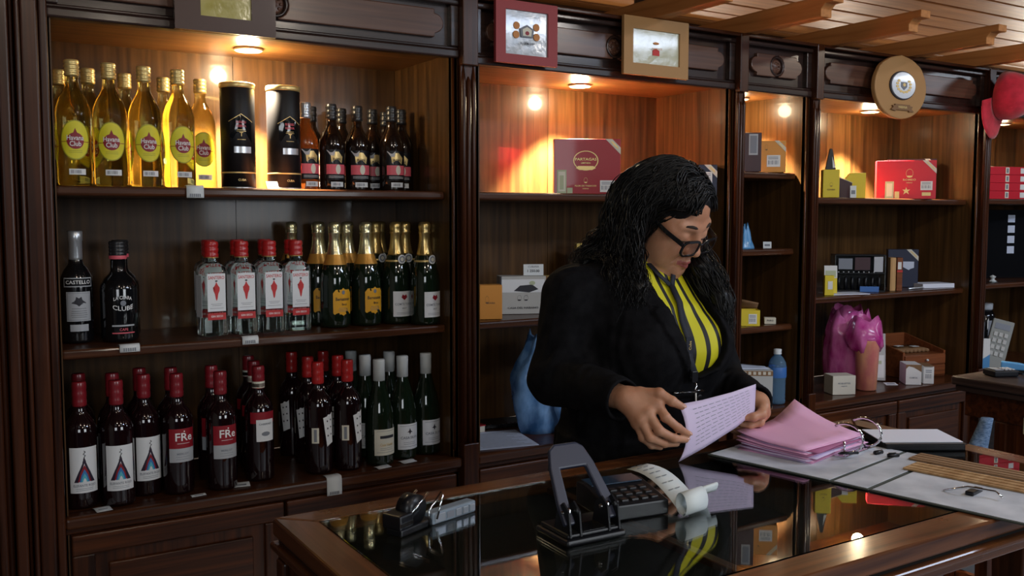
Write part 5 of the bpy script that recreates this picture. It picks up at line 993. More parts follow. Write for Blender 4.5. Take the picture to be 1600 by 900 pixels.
# ------------------------------------------------------------------ the woman behind the counter
class Field:
    """signed distance grid with smooth unions, meshed by surface nets"""
    def __init__(s, lo, hi, h):
        s.lo = np.array(lo, np.float32); s.h = h; s.n = np.ceil((np.array(hi) - s.lo) / h).astype(int) + 1; s.D = np.full(s.n, .5, np.float32)
    def region(s, lo, hi):
        a = np.maximum(0, np.floor((np.array(lo) - s.lo) / s.h).astype(int)); b = np.minimum(s.n, np.ceil((np.array(hi) - s.lo) / s.h).astype(int) + 1)
        if (b <= a).any(): return None, None
        sl = tuple(slice(i, j) for i, j in zip(a, b)); g = np.meshgrid(*[s.lo[k] + s.h * np.arange(a[k], b[k], dtype=np.float32) for k in range(3)], indexing='ij')
        return sl, g
    def mix(s, sl, d, k, op):
        A = s.D[sl]
        if op == 'sub': d = -d; h = np.clip(.5 - .5 * (d - A) / -k if False else .5 + .5 * (d - A) / k, 0, 1); s.D[sl] = A * (1 - h) + d * h + k * h * (1 - h)
        else: h = np.clip(.5 + .5 * (A - d) / k, 0, 1); s.D[sl] = A * (1 - h) + d * h - k * h * (1 - h)
    def capsule(s, a, b, ra, rb, k=.01, op='add', flat=None):
        a = np.array(a, float); b = np.array(b, float); m = max(ra, rb) + k + 3 * s.h
        sl, g = s.region(np.minimum(a, b) - m, np.maximum(a, b) + m)
        if sl is None: return
        ab = b - a; L = float(ab @ ab) + 1e-12
        t = np.clip(((g[0] - a[0]) * ab[0] + (g[1] - a[1]) * ab[1] + (g[2] - a[2]) * ab[2]) / L, 0, 1)
        d = np.sqrt((g[0] - a[0] - t * ab[0]) ** 2 + (g[1] - a[1] - t * ab[1]) ** 2 + (g[2] - a[2] - t * ab[2]) ** 2) - (ra + (rb - ra) * t)
        s.mix(sl, d, k, op)
    def chain(s, pts, rs, k=.01):
        for i in range(len(pts) - 1): s.capsule(pts[i], pts[i + 1], rs[i], rs[i + 1], k)
    def ellipsoid(s, c, r, R=None, k=.01, op='add'):
        c = np.array(c, float); r = np.array(r, float); R = np.eye(3) if R is None else R; m = r.max() + k + 3 * s.h
        sl, g = s.region(c - m, c + m)
        if sl is None: return
        q = [(g[0] - c[0]) * R[0, i] + (g[1] - c[1]) * R[1, i] + (g[2] - c[2]) * R[2, i] for i in range(3)]
        k0 = np.sqrt(sum((q[i] / r[i]) ** 2 for i in range(3))); k1 = np.sqrt(sum((q[i] / r[i] ** 2) ** 2 for i in range(3))) + 1e-9
        s.mix(sl, k0 * (k0 - 1) / k1, k, op)
    def loft(s, rows, k=.02, off=0.0):
        rows = np.array(rows, float); z = rows[:, 0]; sl, g = s.region((rows[:, 1].min() - .35, rows[:, 2].min() - .35, z[0] - .02), (rows[:, 1].max() + .35, rows[:, 2].max() + .35, z[-1] + .02))
        zz = g[2][0, 0, :]; f = lambda i: np.interp(zz, z, rows[:, i])[None, None, :]
        rx, ry = f(3) + off, f(4) + off; q = np.sqrt(((g[0] - f(1)) / rx) ** 2 + ((g[1] - f(2)) / ry) ** 2)
        d = (q - 1) * np.minimum(rx, ry); d = np.maximum(d, np.maximum(z[0] - g[2], g[2] - z[-1])); s.mix(sl, d.astype(np.float32), k, 'add')
    def sample(s, P):
        i = np.clip(np.rint((P - s.lo) / s.h).astype(int), 0, s.n - 1); return s.D[i[:, 0], i[:, 1], i[:, 2]]
    def mesh(s):
        D = s.D; S = D < 0; n = np.array(D.shape) - 1
        cnt = np.zeros(n, np.int8)
        for a in (0, 1):
            for b in (0, 1):
                for c in (0, 1): cnt += S[a:a + n[0], b:b + n[1], c:c + n[2]]
        act = (cnt > 0) & (cnt < 8); I = np.argwhere(act); idx = np.full(n, -1, np.int64); idx[act] = np.arange(len(I))
        acc = np.zeros((len(I), 3)); num = np.zeros(len(I)); cor = [(a, b, c) for a in (0, 1) for b in (0, 1) for c in (0, 1)]
        for p in cor:
            for ax in range(3):
                if p[ax]: continue
                q = list(p); q[ax] = 1; A = D[I[:, 0] + p[0], I[:, 1] + p[1], I[:, 2] + p[2]].astype(float); B = D[I[:, 0] + q[0], I[:, 1] + q[1], I[:, 2] + q[2]].astype(float)
                cr = (A < 0) != (B < 0); t = np.where(cr, A / (A - B + 1e-20), 0); pt = np.tile(np.array(p, float), (len(I), 1)); pt[:, ax] += t; acc += pt * cr[:, None]; num += cr
        V = s.lo + s.h * (I + acc / num[:, None]); F = []
        for ax in range(3):
            sl0 = [slice(1, -1)] * 3; sl1 = [slice(1, -1)] * 3; sl0[ax] = slice(0, -1); sl1[ax] = slice(1, None)
            a, b = S[tuple(sl0)], S[tuple(sl1)]; E = np.argwhere(a != b); off = np.ones(3, int); off[ax] = 0; E = E + off
            inside = S[E[:, 0], E[:, 1], E[:, 2]]; u, v = [(1, 2), (2, 0), (0, 1)][ax]; q = []
            for du, dv in ((-1, -1), (0, -1), (0, 0), (-1, 0)):
                e = E.copy(); e[:, u] += du; e[:, v] += dv; q.append(idx[e[:, 0], e[:, 1], e[:, 2]])
            Q = np.stack(q, 1); Q[~inside] = Q[~inside][:, ::-1]; F.append(Q)
        return V, np.concatenate(F)
def np_mesh(name, V, F, mats, parent, rel, smooth_iter=0):
    V = np.array(V, float)
    if smooth_iter:
        e = np.concatenate([F[:, [0, 1]], F[:, [1, 2]], F[:, [2, 3]], F[:, [3, 0]]])
        for it in range(smooth_iter):
            for lam in (.5, -.52):
                acc = np.zeros_like(V); num = np.zeros(len(V)); np.add.at(acc, e[:, 0], V[e[:, 1]]); np.add.at(num, e[:, 0], 1); np.add.at(acc, e[:, 1], V[e[:, 0]]); np.add.at(num, e[:, 1], 1)
                V = V + lam * (acc / np.maximum(num, 1)[:, None] - V)
    me = bpy.data.meshes.new(name); me.vertices.add(len(V)); me.vertices.foreach_set('co', (V - np.array(rel)).astype(np.float32).ravel())
    k = F.shape[1]; me.loops.add(F.size); me.loops.foreach_set('vertex_index', F.astype(np.int32).ravel()); me.polygons.add(len(F)); me.polygons.foreach_set('loop_start', np.arange(0, F.size, k, dtype=np.int32)); me.polygons.foreach_set('loop_total', np.full(len(F), k, np.int32))
    me.update(calc_edges=True); me.polygons.foreach_set('use_smooth', np.ones(len(F), bool))
    for m in mats: me.materials.append(m)
    o = bpy.data.objects.new(name, me); C.objects.link(o); o.parent = parent; return o, V
def rot(y, p, r):
    cy, sy, cp, sp, cr, sr = math.cos(y), math.sin(y), math.cos(p), math.sin(p), math.cos(r), math.sin(r)
    return np.array([[cy, -sy, 0], [sy, cy, 0], [0, 0, 1]]) @ np.array([[cp, 0, sp], [0, 1, 0], [-sp, 0, cp]]) @ np.array([[1, 0, 0], [0, cr, -sr], [0, sr, cr]])
HC = np.array((1.4283, 1.6244, 1.5036)); HR = rot(-1.3398, .5733, .1022)
def hd(x, y, z): return HC + HR @ np.array((x, y, z), float)
m = mat('skin', (.52, .27, .165), .45, sss=.12); noisy(m, (.45, .205, .115), (.60, .315, .195), (16, 16, 16), 4, .3, .7, bump=.12, bscale=420)
mat('lip', (.36, .10, .09), .4); mat('brow', (.03, .018, .014), .8); mat('nail', (.66, .38, .30), .25); mat('eye_white', (.6, .56, .52), .2); mat('iris', (.03, .015, .01), .15)
mj = mat('jacket_black', (.005, .005, .006), .85, spec=.12); noisy(mj, (.0035, .0035, .0045), (.0075, .0075, .009), (45, 45, 45), 5, bump=.25, bscale=500)
mt = mat('trouser_black', (.003, .003, .004), .85, spec=.2)
mh = mat('hair', (.0035, .0033, .0038), .42, spec=.4); mat('frame_black', (.006, .006, .007), .18, coat=.5); mat('lens', (.9, .92, .95), .02, trans=1, ior=1.2); mat('lanyard', (.010, .013, .024), .7)
# striped yellow blouse
ms = mat('blouse', (.75, .72, .02), .6); N, L, b = nodes(ms)
tc = N.new('ShaderNodeTexCoord'); mp = N.new('ShaderNodeMapping'); mp.inputs['Scale'].default_value = (1, .35, .12); mp.inputs['Rotation'].default_value = (0, .22, 0)
wv = N.new('ShaderNodeTexWave'); wv.inputs['Scale'].default_value = 9.5; wv.inputs['Distortion'].default_value = 3.2; wv.inputs['Detail'].default_value = 1.5; wv.inputs['Detail Scale'].default_value = .8
cr = N.new('ShaderNodeValToRGB'); e = cr.color_ramp.elements; e[0].position = .74; e[0].color = (.66, .62, .012, 1); e[1].position = .78; e[1].color = (.008, .008, .01, 1)
L.new(tc.outputs['Object'], mp.inputs[0]); L.new(mp.outputs[0], wv.inputs[0]); L.new(wv.outputs[1], cr.inputs[0]); L.new(cr.outputs[0], b.inputs['Base Color'])

PB = np.array((1.395, 1.70, 0.0))
woman = thing('person', 'woman with black wavy hair and glasses, in black jacket and yellow striped blouse, reading a pink sheet', 'person', tuple(PB))
woman['label'] = 'woman in black jacket, striped yellow blouse and glasses, reading a sheet behind the counter'
R_ARM = [(1.2030, 1.6964, 1.328), (1.1690, 1.6917, 1.1450), (1.1825, 1.4813, 1.1279)]
L_ARM = [(1.5980, 1.7061, 1.3180), (1.6302, 1.6666, 1.0950), (1.5480, 1.4690, 1.0830)]
TORSO = [(.86, 1.395, 1.70, .205, .165), (1.0, 1.395, 1.69, .195, .16), (1.10, 1.395, 1.685, .185, .155), (1.2, 1.395, 1.675, .192, .158), (1.3, 1.395, 1.685, .188, .14), (1.355, 1.395, 1.70, .165, .11), (1.40, 1.397, 1.70, .10, .085), (1.425, 1.40, 1.695, .066, .066)]
# ---- jacket
J = Field((1.05, 1.38, .84), (1.76, 1.93, 1.47), .0045)
J.loft(TORSO, .02)
for x in (1.318, 1.474): J.ellipsoid((x, 1.572, 1.205), (.078, .075, .08), k=.05)
J.capsule((1.245, 1.70, 1.338), (1.555, 1.70, 1.335), .048, .048, .06)
J.chain(R_ARM, (.062, .057, .045), .03); J.chain(L_ARM, (.062, .057, .044), .03)
J.ellipsoid((1.17, 1.70, 1.14), (.058, .056, .052), k=.03)
# hem flare
J.loft([(.86, 1.395, 1.70, .225, .17), (.93, 1.395, 1.695, .212, .165), (1.0, 1.395, 1.69, .196, .16)], .03)
sl, g = J.region(J.lo, J.lo + J.h * J.n)
X, Y, Z = g
def seg_poly(P, X, Z):
    """signed distance to a polygon in x,z"""
    d = np.full(X.shape, 1e9, np.float32); ins = np.zeros(X.shape, bool); n = len(P)
    for i in range(n):
        (ax, az), (bx, bz) = P[i], P[(i + 1) % n]; ex, ez = bx - ax, bz - az; wx, wz = X - ax, Z - az
        t = np.clip((wx * ex + wz * ez) / (ex * ex + ez * ez), 0, 1); d = np.minimum(d, (wx - t * ex) ** 2 + (wz - t * ez) ** 2)
        c = ((az > Z) != (bz > Z)) & (X < (bx - ax) * (Z - az) / (bz - az + 1e-12) + ax); ins ^= c
    d = np.sqrt(d); return np.where(ins, -d, d)
V2 = [(1.338, 1.43), (1.350, 1.33), (1.376, 1.22), (1.402, 1.146), (1.425, 1.150), (1.462, 1.168), (1.482, 1.20), (1.492, 1.25), (1.486, 1.31), (1.47, 1.43)]
pd = seg_poly(V2, X[:, 0, :], Z[:, 0, :])[:, None, :]; front = (Y < 1.66)
wr = .0013 * np.sin(38 * Z + 22 * X + 9 * np.sin(30 * Y)) * np.sin(26 * X - 31 * Y + 12 * Z) + .0014 * np.sin(75 * Z + 50 * Y) * np.sin(61 * X)
J.D += wr.astype(np.float32)
notch = seg_poly([(1.28, 1.315), (1.335, 1.302), (1.28, 1.292)], X[:, 0, :], Z[:, 0, :])[:, None, :]
lap = front & (pd > 0) & (pd < .046 * np.clip((Z - 1.13) / .12, .15, 1)) & (Z > 1.14) & (notch > 0)
J.D[np.broadcast_to(lap, J.D.shape)] -= .0065
J.D = np.where(front, np.maximum(J.D, -(pd - .0)), J.D).astype(np.float32)
def cut(Fd, p, n, r):
    sl, g = Fd.region(np.array(p) - r, np.array(p) + r); d = (g[0] - p[0]) * n[0] + (g[1] - p[1]) * n[1] + (g[2] - p[2]) * n[2]
    near = ((g[0] - p[0]) ** 2 + (g[1] - p[1]) ** 2 + (g[2] - p[2]) ** 2) < r * r
    Fd.D[sl] = np.where(near, np.maximum(Fd.D[sl], d), Fd.D[sl])
nr = np.array(R_ARM[2]) - np.array(R_ARM[1]); nr /= np.linalg.norm(nr); nl = np.array(L_ARM[2]) - np.array(L_ARM[1]); nl /= np.linalg.norm(nl)
cut(J, np.array(R_ARM[2]) + nr * .004, nr, .07); cut(J, np.array(L_ARM[2]) + nl * .004, nl, .065)
J.capsule(np.array(R_ARM[2]) + nr * .03, np.array(R_ARM[2]) - nr * .03, .037, .037, .004, 'sub'); J.capsule(np.array(L_ARM[2]) + nl * .03, np.array(L_ARM[2]) - nl * .03, .036, .036, .004, 'sub')
V, Fq = J.mesh(); jk, _ = np_mesh('jacket', V, Fq, [M['jacket_black']], woman, PB, 1); jk['label'] = 'black tailored jacket with lapels'
# ---- blouse
Bf = Field((1.18, 1.42, 1.02), (1.62, 1.86, 1.45), .006); Bf.loft([r for r in TORSO if r[0] > .9], .02, -.014)
for x in (1.318, 1.474): Bf.ellipsoid((x, 1.574, 1.205), (.068, .066, .07), k=.05)
V, Fq = Bf.mesh(); bl, _ = np_mesh('blouse', V, Fq, [M['blouse']], woman, PB, 1); bl['label'] = 'yellow blouse with black wavy stripes'
# ---- trousers and shoes (behind the counter)
T = Field((1.14, 1.48, .02), (1.65, 1.92, 1.0), .009); T.loft([(.72, 1.395, 1.70, .19, .15), (.96, 1.395, 1.70, .19, .15)], .03)
for s in (-1, 1): T.chain([(1.395 + s * .095, 1.70, .80), (1.395 + s * .10, 1.69, .45), (1.395 + s * .105, 1.71, .06)], (.105, .08, .075), .03)
V, Fq = T.mesh(); np_mesh('trousers', V, Fq, [M['trouser_black']], woman, PB, 1)
for s in (-1, 1):
    m = MB(); m.loft([[(1.395 + s * .105 + wd * math.cos(q), cy + ln * math.sin(q), zz) for q in [k * math.pi / 8 for k in range(16)]] for zz, wd, ln, cy in ((0, .045, .12, 1.68), (.03, .046, .12, 1.68), (.06, .035, .08, 1.70), (.085, .03, .05, 1.72))]); m.build('shoe', M['frame_black'], woman, rel=PB)
# ---- body: head, neck, arms and hands in one skin
S = Field((1.08, 1.345, 1.01), (1.72, 1.80, 1.66), .0026)
e = S.ellipsoid
e(hd(-.012, 0, .035), (.096, .075, .080), HR, .02); e(hd(.028, 0, -.028), (.060, .060, .082), HR, .03)
e(hd(.036, 0, -.07), (.048, .053, .042), HR, .03); e(hd(.074, 0, -.098), (.020, .022, .019), HR, .022); e(hd(.03, 0, -.098), (.046, .045, .028), HR, .03)
for s in (-1, 1):
    e(hd(.056, s * .036, -.034), (.027, .025, .028), HR, .022); e(hd(.048, s * .046, -.066), (.024, .018, .028), HR, .025); e(hd(.055, s * .048, .004), (.02, .018, .016), HR, .02)
    S.capsule(hd(.083, s * .014, .020), hd(.070, s * .046, .022), .0085, .007, .014)
    e(hd(.096, s * .031, -.002), (.014, .017, .0105), HR, .010, 'sub'); e(hd(.0735, s * .032, -.003), (.0155, .0165, .0135), HR, .006)
    S.capsule(hd(.0868, s * .022, -.0085), hd(.0825, s * .043, -.008), .0028, .002, .004)
    e(hd(-.008, s * .074, -.006), (.018, .009, .031), HR, .008); e(hd(-.003, s * .082, -.004), (.010, .005, .018), HR, .006, 'sub')
    e(hd(.0955, s * .0125, -.040), (.0105, .0075, .0078), HR, .006)
S.capsule(hd(.084, 0, .016), hd(.1035, 0, -.030), .0075, .0095, .012); e(hd(.1045, 0, -.0345), (.0105, .0105, .0095), HR, .006)
for s in (-1, 1): e(hd(.1, s * .007, -.0455), (.005, .0035, .003), HR, .003, 'sub')
S.capsule(hd(.093, -.006, -.064), hd(.093, .006, -.064), .0055, .0055, .006)
for s in (-1, 1):
    S.capsule(hd(.0955, s * .004, -.0655), hd(.0845, s * .0235, -.0705), .0048, .0025, .005); S.capsule(hd(.0945, 0, -.0765), hd(.0845, s * .022, -.0715), .0062, .0025, .005)
    S.capsule(hd(.1, s * .001, -.0708), hd(.087, s * .0245, -.0712), .0013, .001, .002, 'sub')
    S.capsule(hd(.088, s * .022, -.045), hd(.079, s * .034, -.068), .0012, .0012, .006, 'sub')
S.capsule(hd(-.040, 0, -.045), (1.40, 1.72, 1.385), .047, .055, .02); S.ellipsoid((1.40, 1.705, 1.36), (.10, .07, .04), k=.03)
# inner torso and arms carry the hands
S.loft([(r[0], r[1], r[2], r[3], r[4]) for r in TORSO if 1.0 < r[0] < 1.41], .03, -.03)
RW = np.array((1.1882, 1.4719, 1.1289)); LW = np.array((1.5438, 1.4541, 1.0862))
S.chain([R_ARM[0], R_ARM[1], tuple(RW)], (.045, .038, .0245), .02); S.chain([L_ARM[0], L_ARM[1], tuple(LW)], (.045, .038, .024), .02)
RH = dict(index=[(1.2255, 1.4224, 1.1242), (1.2281, 1.3998, 1.1007), (1.2529, 1.3894, 1.0777), (1.2803, 1.3911, 1.0623)], middle=[(1.2056, 1.4262, 1.1075), (1.2129, 1.4010, 1.0752), (1.2425, 1.3906, 1.0580), (1.2748, 1.3923, 1.0510)],
          ring=[(1.1931, 1.4327, 1.0935), (1.2004, 1.4133, 1.0600), (1.2304, 1.4053, 1.0462), (1.2618, 1.4043, 1.0423)], pinky=[(1.1913, 1.4424, 1.0840), (1.1963, 1.4321, 1.0567), (1.2162, 1.4276, 1.0394), (1.2379, 1.4254, 1.0331)],
          thumb=[(1.2077, 1.4552, 1.1400), (1.2297, 1.4218, 1.1445), (1.2469, 1.4027, 1.1305), (1.2655, 1.3948, 1.1195)])
LH = dict(index=[(1.5400, 1.4313, 1.0692), (1.5170, 1.4205, 1.0525), (1.4941, 1.4282, 1.0467), (1.4813, 1.4422, 1.0483)], middle=[(1.5424, 1.4408, 1.0600), (1.5207, 1.4347, 1.0394), (1.4965, 1.4434, 1.0349), (1.4811, 1.4571, 1.0412)],
          ring=[(1.5424, 1.4519, 1.0522), (1.5206, 1.4457, 1.0301), (1.4976, 1.4537, 1.0256), (1.4819, 1.4654, 1.0338)], pinky=[(1.5424, 1.4633, 1.0472), (1.5197, 1.4599, 1.0246), (1.5009, 1.4665, 1.0198), (1.4854, 1.4745, 1.0288)],
          thumb=[(1.5344, 1.4302, 1.0828), (1.5089, 1.4097, 1.0737), (1.4845, 1.4103, 1.0694), (1.4698, 1.4239, 1.0672)])
RAD_F = dict(index=(.0105, .0094, .0084, .0070), middle=(.0108, .0096, .0086, .0072), ring=(.0104, .0092, .0080, .0068), pinky=(.0092, .0080, .0070, .0060), thumb=(.0145, .0115, .0098, .0076))
NAILS = []
for H, Wp in ((RH, RW), (LH, LW)):
    hf = 1.0 if H is RH else .93
    for nme, ch in H.items():
        rs = [q * hf for q in RAD_F[nme]]
        if nme != 'thumb': S.capsule(Wp, ch[0], .0190 * hf, .0125 * hf, .012)
        else: S.capsule(Wp, ch[0], .021 * hf, .0145 * hf, .012)
    prev = None
    for nme in ('index', 'middle', 'ring', 'pinky'):
        if prev is not None: S.capsule(H[prev][0], H[nme][0], .0112 * hf, .0105 * hf, .008)
        prev = nme
    S.capsule(H['thumb'][0], H['index'][0], .012 * hf, .010 * hf, .010)
    for nme, ch in H.items():
        rs = [q * hf for q in RAD_F[nme]]
        for i in range(3): S.capsule(ch[i], ch[i + 1], rs[i], rs[i + 1], .0032)
        for i in (1, 2): S.ellipsoid(ch[i], (rs[i] * 1.06,) * 3, None, .003)
V, Fq = S.mesh()
Lc = (V - HC) @ HR; fc = Lc[Fq].mean(1)
mi = ((fc[:, 0] > .078) & (np.abs(fc[:, 1]) < .0235) & (fc[:, 2] < -.0615 + .12 * np.abs(fc[:, 1]) * -1) & (fc[:, 2] > -.0815 + .35 * np.abs(fc[:, 1])) & (fc[:, 2] < -.0605)).astype(np.int32)
body, V = np_mesh('body', V, Fq, [M['skin'], M['lip']], woman, PB, 1); body.data.polygons.foreach_set('material_index', mi); body['label'] = 'face and hands'
# nails
view = np.array((-.527, -.85, .25)); view /= np.linalg.norm(view)
for H, names in ((RH, ('thumb', 'index', 'middle', 'ring')), (LH, ('thumb', 'index'))):
    for nme in names:
        a, b = np.array(H[nme][2]), np.array(H[nme][3]); ax = (b - a) / np.linalg.norm(b - a); up = np.array((0, 0, 1.0)) * .5 + view * .8; up -= ax * (up @ ax); up /= np.linalg.norm(up); sd = np.cross(ax, up); r = RAD_F[nme][3]
        m = MB(); c = b + ax * r * .25 + up * r * .86
        m.lathe([(.0, -.3), (.8, -.15), (1, 0), (.8, .2), (.0, .3)], 12); Mx = Matrix(((ax[0] * r * .85, sd[0] * r * .62, up[0] * r * .55, c[0]), (ax[1] * r * .85, sd[1] * r * .62, up[1] * r * .55, c[1]), (ax[2] * r * .85, sd[2] * r * .62, up[2] * r * .55, c[2]), (0, 0, 0, 1)))
        m.build('fingernail', M['nail'], woman, rel=PB, mtx=Mx)
# brows, lashes, eyes
HM = Matrix([[HR[0, 0], HR[0, 1], HR[0, 2], HC[0]], [HR[1, 0], HR[1, 1], HR[1, 2], HC[1]], [HR[2, 0], HR[2, 1], HR[2, 2], HC[2]], [0, 0, 0, 1]])
for s in (-1, 1):
    m = MB(); m.tube([(.0905, s * .012, .0215), (.0895, s * .020, .0248), (.0868, s * .030, .0266), (.081, s * .040, .0252), (.074, s * .050, .0195)], [.0022, .0034, .0034, .0026, .0012], 6); m.build('eyebrow', M['brow'], woman, rel=PB, mtx=HM)
    m = MB(); m.tube([(.0865, s * .018, -.0105), (.0885, s * .031, -.0125), (.083, s * .045, -.009)], [.0008, .0016, .0008], 5); m.build('eyelashes', M['brow'], woman, rel=PB, mtx=HM)
m = MB(); m.lathe([(.0, -.004), (.003, -.002), (.004, 0), (.003, .003), (0, .004)], 10, (-.002, -.084, -.038)); m.build('earring', M['chrome'], woman, rel=PB, mtx=HM)
# glasses
G = bpy.data.objects.new('glasses', None); C.objects.link(G); G.parent = woman; G['label'] = 'black framed glasses slipped down the nose'
def rrect(cy, cz, w_, h_, r, n=5):
    P = []
    for sy, sz, a0 in ((1, 1, 0), (-1, 1, .5), (-1, -1, 1), (1, -1, 1.5)):
        for k in range(n): a = (a0 + k / (n - 1) * .5) * math.pi; P.append((cy + sy * (w_ / 2 - r) + r * math.cos(a), cz + sz * (h_ / 2 - r) + r * math.sin(a)))
    return P
gx = .1085
for s in (-1, 1):
    O = rrect(s * .032, -.017, .056, .041, .014); Q = rrect(s * .032, -.018, .047, .031, .011); n = len(O)
    bend = lambda y: gx - 1.6 * y * y
    v = [(bend(y) + .0022, y, z) for y, z in O] + [(bend(y) + .0022, y, z) for y, z in Q] + [(bend(y) - .0018, y, z) for y, z in O] + [(bend(y) - .0018, y, z) for y, z in Q]; f = []
    for k in range(n):
        q = (k + 1) % n; f += [(k, q, n + q, n + k), (2 * n + k, 3 * n + k, 3 * n + q, 2 * n + q), (k, 2 * n + k, 2 * n + q, q), (n + k, n + q, 3 * n + q, 3 * n + k)]
    m = MB(); m.add(v, f); m.build('rim', M['frame_black'], G, rel=PB, mtx=HM, bevel=.0008)
    m = MB(); m.add([(bend(y) + .0006, y, z) for y, z in Q] + [(bend(y) - .0006, y, z) for y, z in Q], [tuple(range(n)), tuple(reversed(range(n, 2 * n)))] + [(k, n + k, n + (k + 1) % n, (k + 1) % n) for k in range(n)]); m.build('lens', M['lens'], G, rel=PB, mtx=HM)
    m = MB(); m.loft([[(x + 0 * a, y + s * a * .0016, z + b_ * hh) for a, b_ in ((-1, -1), (1, -1), (1, 1), (-1, 1))] for x, y, z, hh in ((.1025, s * .061, -.006, .0055), (.06, s * .0725, .000, .005), (.0, s * .080, .010, .004), (-.025, s * .079, .0, .003))], smooth=False); m.build('temple', M['frame_black'], G, rel=PB, mtx=HM, bevel=.0008)
m = MB(); m.tube([(gx, -.006, -.010), (gx + .002, 0, -.007), (gx, .006, -.010)], .0025, 6); m.build('bridge', M['frame_black'], G, rel=PB, mtx=HM)
# ---- hair
Hf = Field((1.14, 1.44, 1.16), (1.68, 1.92, 1.66), .005)
Hf.ellipsoid(hd(-.012, 0, .036), (.099, .079, .084), HR, .01)
Hf.ellipsoid(hd(.098, 0, -.035), (.07, .069, .106), HR, .012, 'sub')
Hf.ellipsoid(hd(.06, -.085, -.05), (.075, .045, .075), HR, .02, 'sub')
GUIDES = [([hd(-.05, 0, .03), hd(-.085, .0, -.05), (1.415, 1.775, 1.375), (1.40, 1.835, 1.30), (1.39, 1.86, 1.22)], (.060, .055, .05, .04, .018), 420),
          ([hd(-.045, -.045, .03), hd(-.055, -.066, -.04), (1.335, 1.735, 1.43), (1.285, 1.752, 1.395), (1.245, 1.735, 1.355)], (.040, .036, .034, .028, .014), 380),
          ([hd(-.03, -.068, .02), hd(-.025, -.082, -.05), (1.345, 1.655, 1.39), (1.318, 1.60, 1.345), (1.305, 1.565, 1.285)], (.022, .024, .028, .026, .012), 300),
          ([hd(-.01, .068, .03), hd(.012, .082, -.045), (1.500, 1.595, 1.385), (1.522, 1.552, 1.31), (1.520, 1.525, 1.235)], (.026, .026, .030, .028, .012), 380)]
for gp, gr_, gn in GUIDES: Hf.chain(gp, [q * .72 for q in gr_], .03)
sl, g = Hf.region(Hf.lo, Hf.lo + Hf.h * Hf.n); Hf.D += (.0025 * np.sin(90 * g[0] + 60 * g[1] + 14 * np.sin(16 * g[2])) * np.sin(40 * g[2] + 70 * g[0])).astype(np.float32)
V, Fq = Hf.mesh(); hair, _ = np_mesh('hair', V, Fq, [M['hair']], woman, PB, 1)
# strands
rs = np.random.RandomState(8); NS = 1700; P0 = []; D0 = []
while len(P0) < NS:
    az = rs.uniform(-math.pi, math.pi); el = math.asin(rs.uniform(-.75, 1)); aa = abs(az)
    lim = .60 if aa < .75 else (.60 - (aa - .75) * .74 if aa < 1.5 else (.03 - (aa - 1.5) * .8))
    if el < max(lim, -.75): continue
    d = np.array((math.cos(el) * math.cos(az), math.cos(el) * math.sin(az), math.sin(el))); p = np.array((-.014, 0, .037)) + d * np.array((.103, .082, .089))
    P0.append(p); side = 1 if d[1] > .1 + .1 * rs.randn() else -1
    dr_ = np.array((-.70 - .3 * d[2], side * (.40 + .5 * d[2]), -.55)) + d * .05 + rs.randn(3) * .08; D0.append(dr_ / np.linalg.norm(dr_))
P0 = np.array(P0); D0 = np.array(D0); P = HC + P0 @ HR.T; Vv = D0 @ HR.T; lay = rs.uniform(.99, 1.05, NS); steps = 30; st = rs.uniform(.0085, .0125, NS)[:, None]
path = [P.copy()]; Gv = np.array((0, 0, -1.0)); c0 = np.array((-.014, 0, .037)); rr0 = np.array((.103, .082, .089)); ph = rs.uniform(0, 6.28, (NS, 2)); sidev = rs.randn(NS, 3) * .05
for k in range(steps):
    gw = min(.38, .12 + .025 * k); Vv = Vv * (1 - gw) + Gv * gw + sidev * .25; Vv /= np.linalg.norm(Vv, axis=1)[:, None]; P = P + Vv * st
    q = (P - HC) @ HR; nq = (q - c0) / rr0; ln = np.linalg.norm(nq, axis=1); inn = ln < lay
    q2 = c0 + (q - c0) * (lay / np.maximum(ln, 1e-6))[:, None]; q = np.where(inn[:, None], q2, q)
    # keep the face and the right ear clear
    face = (q[:, 0] > .0) & (q[:, 2] < .055) & (np.abs(q[:, 1]) < .105); push = np.where(face, np.maximum(0, .0 - q[:, 0]) - (q[:, 0]) * .30, 0); q[:, 0] += push * (q[:, 1] < 0) ; q[:, 0] += np.where(face & (q[:, 1] > 0) & (q[:, 0] > .03), -(q[:, 0] - .03) * .3, 0)
    P = HC + q @ HR.T
    for _ in range(2):
        dj = J.sample(P); need = dj < .010
        if need.any():
            e_ = .009; gr = np.stack([J.sample(P + np.eye(3)[a] * e_) - J.sample(P - np.eye(3)[a] * e_) for a in range(3)], 1); gr /= np.linalg.norm(gr, axis=1)[:, None] + 1e-6
            P = P + np.where(need[:, None], gr * (.012 - dj)[:, None].clip(0, .03), 0)
    path.append(P.copy())
path = np.array(path)                         # steps+1, NS, 3
extra = []
for gp, gr_, gn in GUIDES:
    tt = np.linspace(0, 4, steps + 1); gp_ = np.array([np.asarray(p, float) for p in gp]); xs = np.arange(5)
    fine = np.stack([np.interp(tt, xs, gp_[:, a]) for a in range(3)], 1)
    for _ in range(6): fine[1:-1] = .25 * fine[:-2] + .5 * fine[1:-1] + .25 * fine[2:]
    rr_ = np.interp(tt, xs, gr_)
    u = rs.randn(gn, 3); u /= np.linalg.norm(u, axis=1)[:, None]; u *= rs.uniform(.55, 1.08, gn)[:, None]
    extra.append(fine[:, None, :] + u[None] * rr_[:, None, None] + rs.randn(1, gn, 1) * np.array((0, 0, .02)) * (tt[:, None, None] / 4))
path = np.concatenate([path] + extra, 1); NS = path.shape[1]; ph = rs.uniform(0, 6.28, (NS, 2))
s_ = np.arange(steps + 1)[:, None]; amp = (.0065 * np.clip(s_ / 10., 0, 1)); right = np.array((.85, -.527, 0)); fwdv = np.array((.527, .85, 0))
